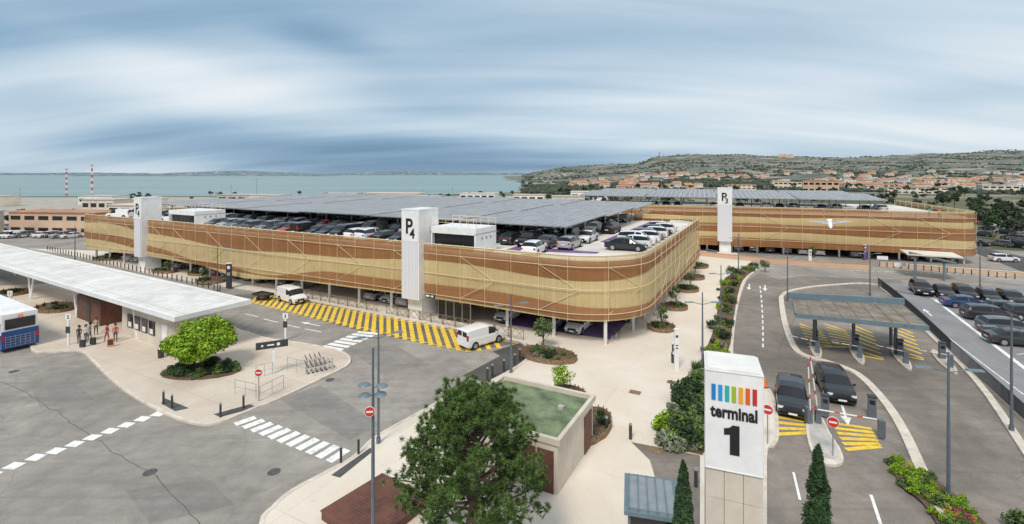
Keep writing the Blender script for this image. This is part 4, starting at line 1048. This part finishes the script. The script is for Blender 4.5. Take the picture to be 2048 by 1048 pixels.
for i in range(44):
    x=R.uniform(-20,150); y=R.choice([458,466,475]) ; p=gp(x,y+R.uniform(-1,1)); lowcar(p[0],p[1],.01,RU+math.pi/2*R.choice([1,1,0]),'in the open air car park','cars parked in the far lot',[7,6,2,1,2,3,1,1,1])
p=gp(2007,523); lowcar(p[0],p[1],.01,-.2,'on the road beside the car park','cars on the far road',[1,0,0,0,0,0,0,0,0],'hatch')
for i in range(26):
    x=R.uniform(1950,2060);p=gp(x,R.uniform(435,500)); lowcar(p[0],p[1],.01,R.choice([.3,1.8]),'along the distant road','cars on the far road')
t=thing('bus','white and blue city bus seen from behind','bus',(-45.35,42.9,.01),rz2+math.pi)
g=MB(); g.box(6,-1.25,1.9,12,2.5,3.0,0,0,.99,.95); build('body',g,['white'],parent=t)
build('lower_panel',MB().box(-.02,-1.25,1.15,.06,2.46,1.5),['blue'],parent=t); build('lower_panel',MB().box(6,-1.25,.95,11.96,2.54,1.3),['blue'],parent=t)
build('rear_window',MB().box(-.0,-1.25,2.5,.08,2.0,.9),['glass'],parent=t)
build('side_window',MB().box(6,-1.25,2.2,11.4,2.53,.8),['glass'],parent=t)
build('roof_unit',MB().box(3,-1.25,3.5,3,1.8,.3,0,0,.9,.85),['white'],parent=t)
g=MB()
for k in range(5): g.box(-.07,-1.25,.5+k*.22,.04,2.0,.03)
for k in range(7): g.box(-.08,-2.2+k*.32,.95,.03,.03,1.0)
build('bicycle_rack',g,['galv'],parent=t)
for s in(-.12,-2.38): build('taillight',MB().box(-.04,s,1.3,.07,.16,.5),['lamp_r'],parent=t)
for x in(2.6,9): 
    for y in(-.12,-2.38): build('wheel',MB().cyl((x,y-.12,.48),(x,y+.12,.48),.48,None,18),['tyre'],parent=t)
o=ob('lettering',text_mesh('32',.4,.01,.01,'orange'),t,(-.06,-1.25,2.98)); o.rotation_euler=(0,0,-math.pi/2)
# ---------------- street furniture
def lampproto(h,disc=False):
    pm_=MB().cyl((0,0,0),(0,0,h*.55),.085,.07,10).cyl((0,0,h*.55),(0,0,h),.065,.045,10).cyl((0,0,0),(0,0,.35),.13,.13,10).mesh('pole',['steel'])
    pr=[('pole',pm_,(0,0,0))]
    if disc:
        hd=MB().cyl((0,0,.0),(0,0,.05),.26,.22,16).cyl((0,0,.05),(0,0,.10),.2,.1,16).mesh('lamp_head',['teal'])
        for k,(x,z) in enumerate(((-.36,h-1.55),(.36,h-1.6),(-.33,h-1.95),(.34,h-1.9))):
            pr.append(('lamp_arm',MB().cyl((0,0,z-.02),(x,-.1*(k>1),z),.025,None,6).mesh('lamp_arm',['steel']),(0,0,0))); pr.append(('lamp_head',hd,(x,-.1*(k>1),z)))
    else:
        for s in(-1,1):
            pr.append(('lamp_arm',MB().cyl((0,0,h-1.0),(s*.75,0,h-.82),.03,.025,6).mesh('lamp_arm',['steel']),(0,0,0)))
            pr.append(('lamp_head',MB().box(s*1.1,0,h-.8,.75,.26,.07,0,0,.9,.7).mesh('lamp_head',['teal']),(0,0,0)))
    return pr
LD=lampproto(8.7,True);LA=lampproto(7.2);LB=lampproto(6.3)
inst(LD,'street_lamp','tall grey lamp post with four round disc heads','street lamp',(-5.75,20,.12))
for x,y,pr,r_ in((757,890,LA,.5),(1022,748,LB,.4),(435,585,LB,.3),(1405,742,LB,0),(1897,1003,LA,-.2),(2023,865,LA,-.3),(1442,652,LB,.3),(1575,602,LB,0),(1740,592,LB,0),(1477,545,LB,0),(1960,575,LB,0),(150,520,LB,0)):
    p=gp(x,y); inst(pr,'street_lamp','slim grey lamp post with twin flat lamp heads','street lamp',(p[0],p[1],.1),r_,'twin headed street lamps')
BD=[('post',MB().cyl((0,0,0),(0,0,.85),.07,.07,8).mesh('post',['dgrey']),(0,0,0)),('cap',MB().cyl((0,0,.85),(0,0,.95),.075,.05,8).mesh('cap',['galv']),(0,0,0))]
a,b_=gp(440,584),gp(95,501)
for k in range(46):
    p=lerp2(a,b_,k/45); inst(BD,'bollard','slim black metal bollard on the pavement edge','bollard',(p[0],p[1],.12),0,'bollards along the pavement edge')
for x,y in((327,812),(344,820),(441,838),(487,820),(682,930),(717,912),(1213,867),(1261,882),(1392,978),(975,762),(985,755),(1008,745),(1030,733),(1040,722),(1180,893)):
    p=gp(x,y); inst(BD,'bollard','dark grey bollard with pale cap on the paving','bollard',(p[0],p[1],.12),0,'bollards on the paving',sc=(1.4,1.4,1) if x>900 else (1,1,1))
for k in range(28):
    p=lerp2(gp(1415,508),gp(1475,520),k/28) if k<10 else lerp2(gp(1760,533),gp(2048,560),(k-10)/18); inst(BD,'bollard','pale bollard along the access road','bollard',(p[0],p[1],.0),0,'bollards along the access road')
rS=.24
disc=MB().cyl((0,-.02,0),(0,.02,0),rS,None,24).mesh('sign_disc',['red']); wb_=MB().box(0,-.03,0,.34,.012,.085).mesh('white_bar',['white']); rg=MB().cyl((0,-.015,0),(0,.022,0),rS+.022,None,24).mesh('sign_rim',['white'])
def noentry(x,y,h,z=.12,loc=None,s=1.,pole=True):
    p=loc or gp(x,y); t=thing('no_entry_sign','round red no entry sign with white bar on pole','road sign',(p[0],p[1],z),.15 if x<1024 else -.5)
    if pole: build('pole',MB().cyl((0,.05,0),(0,.05,h+.25),.035,None,8),['galv'],parent=t)
    else: build('bracket',MB().box(0,.08,h,.1,.12,.06),['galv'],parent=t)
    d=ob('sign_disc',disc,t,(0,0,h),sc=s); ob('white_bar',wb_,d,(0,0,0)); ob('sign_rim',rg,t,(0,.003,h),sc=s)
noentry(517,806,2.0); noentry(742,0,6.15,loc=(-5.83,19.80),s=.8,pole=False); noentry(1535,893,2.05,s=1.15); noentry(1666,918,1.95,s=1.15); 
for x,y,s_,hh in((137,692,'2',2.4),(571,680,'3',2.0),(20,640,'1',2.6)):
    p=gp(x,y); t=thing('bus_stop_sign','white bus stop flag numbered '+s_+' on a white post','sign',(p[0],p[1],.12)); build('post',MB().box(0,0,hh/2,.14,.12,hh),['white'],parent=t); build('flag',MB().box(.0,0,hh+.2,.5,.1,.5),['white'],parent=t); ob('lettering',text_mesh(s_,.45,.01,.006),t,(0,-.06,hh+.05))
    build('timetable',MB().box(.0,-.07,1.4,.4,.03,.6),['dgrey'],parent=t)
p=gp(547,750); t=thing('direction_sign','black slanted direction board on a white post','sign',(p[0],p[1],.12),rzF+.95)
build('post',MB().box(0,0,1.3,.16,.14,2.7),['white'],parent=t); build('sign_board',MB().box(-.1,-.1,2.35,2.3,.08,.55),['dgrey'],parent=t)
for x,w_,h_ in((-.2,.5,.1),(.35,.22,.22),(-.8,.15,.15)): build('pictogram',MB().box(x,-.15,2.35,w_,.02,h_),['white'],parent=t)
for x,y,h,w_,c in((458,578,3.4,.75,'dgrey'),(1353,742,3.2,.35,'white'),(1348,726,1.5,.3,'dgrey'),(1730,520,2.6,.5,'purple'),(1620,524,2.0,.5,'white')):
    p=gp(x,y); t=thing('information_totem','slim '+('black' if c=='dgrey' else 'white' if c=='white' else 'purple')+' information totem with pictograms','sign',(p[0],p[1],.12),0)
    build('panel',MB().box(0,0,h/2,w_,.18,h),[c],parent=t)
    for zz,hh in((.85,w_*.55),(.62,.08),(.55,.08)): build('pictogram',MB().box(0,-.1,h*zz,w_*.55,.02,hh),['white' if c!='white' else 'dgrey'],parent=t)
    build('cap',MB().box(0,0,h+.06,w_+.06,.24,.12),['white'],parent=t)
RL=[('rail',MB().tube([(-.8,0,0),(-.8,0,1.),(.8,0,1.),(.8,0,0)],.03,6).tube([(-.8,0,.15),(.8,0,.15)],.02,5).mesh('rail',['wicker']),(0,0,0)),('cross_bar',MB().tube([(-.8,0,.15),(0,0,.98)],.02,5).tube([(0,0,.15),(.8,0,.98)],.02,5).tube([(-.8,0,.98),(0,0,.15)],.02,5).tube([(0,0,.98),(.8,0,.15)],.02,5).mesh('cross_bar',['wicker']),(0,0,0))]
a,b_=gp(592,594),gp(1046,683)
n_=21
for k in range(n_):
    p=lerp2(a,b_,(k+.5)/n_); 
    if k in(9,): continue
    inst(RL,'railing','brown metal railing panel with crossed bars','railing',(p[0],p[1],.12),math.atan2(b_[1]-a[1],b_[0]-a[0]),'railings along the car park',sc=(1.08,1,1))
for a,b_ in(((470,790),(512,800)),((520,805),(567,780)),((512,760),(545,752)),((575,742),(612,752)),((630,755),(665,744))):
    p,q_=gp(*a),gp(*b_); L_=math.hypot(p[0]-q_[0],p[1]-q_[1]); t=thing('pedestrian_barrier','galvanised tubular pedestrian barrier','barrier',((p[0]+q_[0])/2,(p[1]+q_[1])/2,.12),math.atan2(q_[1]-p[1],q_[0]-p[0]),'pedestrian barriers')
    build('rail',MB().tube([(-L_/2,0,0),(-L_/2,0,1),(L_/2,0,1),(L_/2,0,0)],.02,6),['galv'],parent=t); build('mid_rail',MB().tube([(-L_/2,0,.5),(L_/2,0,.5)],.015,5).cyl((0,0,0),(0,0,1),.015),['galv'],parent=t)
TY=[('basket',MB().tube([(-.3,-.25,.35),(.3,-.25,.35),(.3,.25,.35),(-.3,.25,.35),(-.3,-.25,.35)],.015,5).tube([(-.3,-.25,.15),(.45,-.25,.15),(.45,.25,.15),(-.3,.25,.15),(-.3,-.25,.15)],.015,5).cyl((-.3,-.25,.15),(-.3,-.25,.6),.015).cyl((-.3,.25,.15),(-.3,.25,.6),.015).mesh('basket',['galv']),(0,0,0)),('handle',MB().tube([(-.3,-.25,.55),(-.45,-.25,1),(-.45,.25,1),(-.3,.25,.55)],.018,5).mesh('handle',['dgrey']),(0,0,0))]
wm=MB().cyl((0,-.02,0),(0,.02,0),.07,None,10).mesh('wheel',['tyre'])
TY+=[('wheel',wm,(x,y,.07)) for x,y in((-.25,-.25),(-.25,.25),(.4,0))]
for k in range(9):
    p=gp(622+k%5*9,748-(k//5)*12-(k%5)*2); inst(TY,'luggage_trolley','steel luggage trolley parked in the rack','trolley',(p[0],p[1],.12),.6,'luggage trolleys')
p=gp(231,690); t=thing('folding_sign','small orange folding notice board on the pavement','sign',(p[0]+.2,p[1]-.8,.12),.4); build('board',MB().box(0,0,.4,.5,.05,.75),['orange'],parent=t); build('notice',MB().box(0,-.035,.42,.4,.01,.5),['dgrey'],parent=t)
for x,y in((322,718),(1348,728)): 
    p=gp(x,y); t=thing('litter_bin','dark cylindrical litter bin','bin',(p[0],p[1],.12)); build('bin_body',MB().cyl((0,0,0),(0,0,.8),.22,.25,12),['dgrey'],parent=t); build('lid',MB().cyl((0,0,.8),(0,0,.9),.27,.2,12),['galv'],parent=t)
for x,y in((1228,684),(1238,680)):
    p=gp(x,y); t=thing('bicycle','parked bicycle with thin frame at the car park corner','bicycle',(p[0],p[1],.14),1.1,'bicycles')
    for s in(-.5,.5):
        pts=[(s+.33*math.cos(k*.3927),0,.34+.33*math.sin(k*.3927)) for k in range(17)]; build('wheel',MB().tube(pts,.012,5),['galv'],parent=t)
    build('frame',MB().tube([(-.5,0,.34),(-.15,0,.8),(.4,0,.85),(0,0,.34),(-.5,0,.34)],.02,5).tube([(.4,0,1),(.5,0,.34)],.02,5),['dgrey'],parent=t); build('saddle',MB().box(-.18,0,.93,.25,.12,.06),['tyre'],parent=t); build('handlebar',MB().tube([(.38,-.25,1.02),(.38,.25,1.02)],.02,5),['dgrey'],parent=t)
# ---------------- toll plaza
t=thing('toll_canopy','toll plaza canopy with brown roof and blue grey fascia','canopy',(0,0,0))
quad=[(25.0,42.6),(33.6,39.0),(36.6,45.2),(27.6,47.6)]
build('roof',MB().prism(quad,3.45,3.70),['troof'],parent=t)
g=MB(); ribbon(g,quad+[quad[0]],.12,3.35,3.73); build('fascia',g,['teal'],parent=t)
g=MB()
for k in range(1,8): ribbon(g,[lerp2(quad[0],quad[1],k/8),lerp2(quad[3],quad[2],k/8)],.04,3.70,3.733)
build('roof_seam',g,['tseam'],parent=t)
g=MB(); g.prism([(27.3,47.6),(27.4,47.9),(36.9,45.6),(36.8,45.3)],3.75,4.3); build('header_beam',g,['teal'],parent=t)
for x,y in((27.9,44.6),(30.8,43.6),(33.8,42.6),(29.5,47.0),(35.5,45.3)):
    build('column',MB().cyl((x,y,0),(x,y,3.45),.14,None,10),['steel'],parent=t)
for x,y in((29.2,45.2),(33.,44.0)):
    g=MB()
    for a in range(5): g.cyl((x+1.3*math.cos(a*1.25),y+1.0*math.sin(a*1.25),3.70),(x,y,4.3),.015,None,5)
    build('tension_rod',g,['galv'],parent=t)
isl=[(26.9,42.6),(29.8,41.4),(32.8,40.2),(35.8,39.4)]
for k,(x,y) in enumerate(isl):
    t=thing('toll_island','narrow raised toll island with concrete kerb','traffic island',(x+.9,y+1.7,0),RV); g=MB(); pts=[(3*math.cos(a*.3927)*1.0,.45*math.sin(a*.3927)) for a in range(16)]; g.prism(pts,0,.15); build('kerb',g,['kerb'],parent=t); build('island_top',MB().prism([(a*.9,b_*.75) for a,b_ in pts],.15,.17),['conc'],parent=t)
def machine(x,y,rz,z=.15,lab='grey ticket machine on the toll island'):
    t=thing('ticket_machine',lab,'ticket machine',(x,y,z),rz); build('cabinet',MB().box(0,0,.65,.45,.35,1.3,0,0,.95,.9),['steel'],parent=t); build('screen',MB().box(0,-.19,1.0,.28,.03,.25),['glass'],parent=t); build('cap',MB().box(0,0,1.35,.5,.42,.08),['dgrey'],parent=t)
def gate(x,y,rz,L_,ang,z=.15,r=.035):
    t=thing('barrier_gate','parking barrier with red and white striped arm '+('raised' if ang>.5 else 'lowered'),'barrier',(x,y,z),rz); build('housing',MB().box(0,0,.5,.32,.36,1.0),['steel'],parent=t)
    g=MB(); n_=12
    for k in range(n_):
        a=L_*k/n_;b_=L_*(k+1)/n_; g.cyl((a*math.cos(ang),-.2,.9+a*math.sin(ang)),(b_*math.cos(ang),-.2,.9+b_*math.sin(ang)),r,None,6,1 if k%4==3 else 0)
    build('arm',g,['white','red'],parent=t)
for k,(x,y) in enumerate(isl): machine(x+1.2,y+2.2,-.4); gate(x+.2,y+.3,math.radians(150),2.2,.04 if k%2 else .10,r=.028)
p=gp(1763,878); gate(p[0],p[1],math.radians(160),3.6,.03,r=.038); p=gp(1636,850); gate(p[0],p[1],math.radians(160),3.2,1.45,r=.038); p=gp(1650,835); machine(p[0],p[1],-.5)
p=gp(1744,838); machine(p[0],p[1],-.5,lab='blue grey ticket machine by the exit lane'); p=gp(1617,850); gate(p[0]+.0,p[1],0.,3.,1.62)
t=thing('traffic_island','long narrow island separating the barrier lanes','traffic island'); ip=smoothline(GP([(1612,852),(1622,905),(1650,932),(1685,930),(1682,905),(1660,870),(1645,840),(1630,833)]),4,True); build('kerb',MB().prism(ip,0,.15),['kerb'],parent=t); cxm=sum(p[0] for p in ip)/len(ip);cym=sum(p[1] for p in ip)/len(ip); build('island_top',MB().prism([lerp2(p,(cxm,cym),.2) for p in ip],.15,.17),['conc'],parent=t)
p=gp(1530,778); t=thing('traffic_cone','orange traffic cone with white band','cone',(p[0],p[1],.15)); build('cone_body',MB().cyl((0,0,.04),(0,0,.7),.17,.03,12),['orange'],parent=t); build('cone_base',MB().box(0,0,.02,.4,.4,.04),['dgrey'],parent=t)
FN=[('rail',MB().cyl((-1.25,0,1.1),(1.25,0,1.1),.03,None,5).mesh('rail',['dgrey']),(0,0,0)),('rail',MB().cyl((-1.25,0,.12),(1.25,0,.12),.025,None,5).mesh('rail',['dgrey']),(0,0,0))]
g=MB()
for k in range(17): g.cyl((-1.25+k*.156,0,.12),(-1.25+k*.156,0,1.1),.014,None,4)
FN.append(('balusters',g.mesh('balusters',['dgrey']),(0,0,0)))
fp,fa=resample(smoothline(GP([(1756,572),(1800,608),(1850,655),(1920,725),(1985,785),(2048,845),(2120,915)]),4),2.5)
for a,b_ in zip(fp,fp[1:]):
    L_=math.hypot(b_[0]-a[0],b_[1]-a[1])
    if L_<.3: continue
    inst(FN,'metal_fence','dark grey vertical bar fence panel beside the road','fence',((a[0]+b_[0])/2,(a[1]+b_[1])/2,.1),math.atan2(b_[1]-a[1],b_[0]-a[0]),'fence panels beside the paved lot',sc=(L_/2.5,1,1))
t=thing('low_wall','long low orange brown wall before the car park','wall'); wl=smoothline(GP([(1395,512),(1470,520),(1600,532),(1740,540)]),3); g=MB(); ribbon(g,wl,.3,0,.9); build('wall',g,['ochre'],parent=t); g=MB(); ribbon(g,wl,.36,.9,.97); build('coping',g,['terra'],parent=t)
t=thing('low_wall','pale concrete wall with brown coping along the road','wall'); wl=GP([(1760,533),(2100,558)]); g=MB(); ribbon(g,wl,.3,0,.7); build('wall',g,['ochre'],parent=t); g=MB(); ribbon(g,wl,.36,.7,.78); build('coping',g,['kerb'],parent=t)
p=gp(1885,562); t=thing('entrance_gantry','angled blue grey steel entrance gantry','gantry',(p[0],p[1],0),-.5)
for x,h_ in((-3.2,3.6),(.2,3.2)): build('post',MB().box(x,0,h_/2,.25,.3,h_),['teal'],parent=t)
build('roof',MB().box(-1.,2.,3.7,6.5,5,.2),['cream'],parent=t); build('beam',MB().cyl((-4,-.3,4.0),(1.5,-.3,2.8),.18,None,6),['teal'],parent=t)
sheet('car_park_ground',GP([(1935,500),(2048,545),(2100,560),(2100,525),(1960,495)]),.02,'asph_d')
for x,y in((1800,548),(1765,533)):
    p=gp(x,y); t=thing('road_sign','white rectangular sign on a grey pole','road sign',(p[0],p[1],0),-.3); build('pole',MB().cyl((0,.05,0),(0,.05,1.9),.04),['galv'],parent=t); build('sign_board',MB().box(0,0,1.5,1.6,.05,.6),['white'],parent=t)
# ---------------- background buildings
def block(x,y,w_,d,h,rz,wall,label,bands=2,roof='wallb',maxn=14):
    t=thing('building',label,'building',(x,y,0),rz); build('wall',MB().box(0,0,h/2,w_,d,h),[wall],parent=t); build('roof',MB().box(0,0,h+.15,w_+.6,d+.6,.3),[roof],parent=t)
    n_=min(max(3,int(w_/4)),maxn)
    for j in range(bands):
        for k in range(n_):
            build('window',MB().box(-w_/2+(k+.5)*w_/n_,-d/2-.02,h*(j+.55)/bands,w_/n_*.7,.08,h/bands*.34),['glass'],parent=t)
block(-116,128,30,8,6.0,-.15,'ochre','low terracotta coloured office building with ribbon windows',2,'terra'); block(-146,125,24,8,6.2,-.15,'wallb','low beige office building with window bands',2,'conc')
block(-124,160,14,8,5.8,-.2,'cream','cream block with stepped flat roof',2); block(-121,162,7,6,7.6,-.2,'cream','small cream rooftop block',1); block(-92,170,16,8,5.0,-.1,'whiter','pale low building near the lagoon',1)
block(-70,290,34,12,4.5,-.2,'wallb','long beige hangar near the water',1,maxn=6); block(-20,300,22,12,4,-.2,'whiter','white warehouse near the water',1,maxn=5); block(50,300,26,14,5,-.2,'whiter','white warehouse behind the car park',1,maxn=5)
for x,yy,w_,h,mt in((-260,240,24,5,'cream'),(-215,255,20,4.5,'whiter'),(-175,210,16,5,'wallb'),(-150,270,24,4.5,'conc'),(-120,240,16,5.5,'cream'),(-105,300,22,4,'ochre'),(-45,250,18,4.5,'conc'),(10,280,18,4,'cream'),(28,240,16,5,'wallb')): block(x,yy,w_,10,h,-.15,mt,'low flat roofed airport building on the apron',1,'conc',4)
for x,y,w_,h in((1640,386,34,12),(1580,378,40,9),(1995,387,30,8),(1830,388,50,6.5),(1740,380,50,7),(1915,384,40,6),(1480,379,36,6)):
    p=gp(x,y); block(p[0],p[1],w_*.75,14,h*.85,-.5 if x>1500 else -.2,'cream' if x!=1640 else 'ochre','pale town building among the trees',2,'whiter' if x%2 else 'terra',8)
for k in range(9): 
    p=gp(20+k*17+(k%2)*4,452-k%3*3); one(TR[k%3],'tree','leafy tree beside the low office building','tree',(p[0],p[1],0),k,'trees by the office building',sc=.62)
for x,yb,yt in((133,392,338),(184,394,330)):
    p=gp(x,yb); D_=p[1]; h=16-(yt-HZ)*D_/F; t=thing('lattice_mast','red and white striped lattice mast by the shore','mast',(p[0],p[1],0)); g=MB(); n_=10; w_=.9
    for k in range(n_):
        z0=h*k/n_;z1=h*(k+1)/n_;m_=k%2; q=[( w_,w_),(w_,-w_),(-w_,-w_),(-w_,w_)]
        f0=1-.5*k/n_;f1=1-.5*(k+1)/n_
        for i,(a,b_) in enumerate(q):
            c,d=q[(i+1)%4]; g.cyl((a*f0*.5,b_*f0*.5,z0),(a*f1*.5,b_*f1*.5,z1),.10,None,4,m_); g.cyl((a*f0*.5,b_*f0*.5,z0),(c*f1*.5,d*f1*.5,z1),.06,None,4,m_)
    build('lattice',g,['red','white'],parent=t); build('platform',MB().box(0,0,h,1.6,1.6,.3),['red'],parent=t)
for x,yt in((432,388),(462,372),(513,358),(40,378),(905,376),(845,380),(688,384)):
    D_=260; X_=(x-1024)*D_/F; h=16-(yt-HZ)*D_/F; t=thing('light_mast','thin pale lighting mast by the apron','mast',(X_,D_,0),0,'lighting masts'); build('pole',MB().cyl((0,0,0),(0,0,max(6,h)),.18,.1,6),['galv'],parent=t); build('lamp_head',MB().box(0,0,max(6,h),1.2,.4,.3),['galv'],parent=t)
x,y=.305*2250,2250; z=terr(x,y); t=thing('radio_mast','telecom mast on the hilltop','mast',(x,y,z)); build('pole',MB().cyl((0,0,0),(0,0,20),1.2,.8,6),['dgrey'],parent=t); build('platform',MB().box(0,0,17,6,4,4),['galv'],parent=t)
x,y=.565*2200,2200; z=terr(x,y); t=thing('rock_outcrop','orange rocky outcrop on top of the ridge','rock',(x,y,z-3)); g=MB()
for k in range(16): g.box(R.uniform(-28,28),R.uniform(-8,8),R.uniform(3,9),R.uniform(8,18),R.uniform(8,14),R.uniform(10,18),R.uniform(0,3),0,.6,.6)
build('rock',g,['ochre'],parent=t,smooth=False)
# ---------------- seagull in flight
D_=13.; gx=(1660-1024)*D_/F; gz=16-(447-HZ)*D_/F
t=thing('seagull','white gull gliding with grey wings spread','bird',(gx,D_,gz)); t.rotation_euler=(.30,-.05,-.55)
g=MB(); g.cyl((0,-.26,-.02),(0,-.2,-.02),.012,.04,10).cyl((0,-.2,-.02),(0,-.08,-.03),.04,.065,10).cyl((0,-.08,-.03),(0,.06,-.02),.065,.06,10).cyl((0,.06,-.02),(0,.2,.0),.06,.02,10)
build('body',g,['white'],parent=t)
M['fth']=mat('grey_feathers',(.42,.42,.44),.8,0,.1); 
build('beak',MB().cyl((0,-.31,-.03),(0,-.26,-.02),.004,.012,8),['flower_y'],parent=t)
for s in(-1,1):
    g=MB(); a0=[(s*.04,-.11,.02),(s*.20,-.16,.08),(s*.36,-.08,.07),(s*.50,.06,.03)]; b0=[(s*.04,.09,.01),(s*.20,.03,.07),(s*.36,.06,.065),(s*.50,.08,.028)]
    for k in range(3): g.face([a0[k],a0[k+1],b0[k+1],b0[k]])
    build('wing',g,['fth'],parent=t)
build('tail',MB().box(0,.25,.0,.12,.13,.012,0,0),['white'],parent=t)
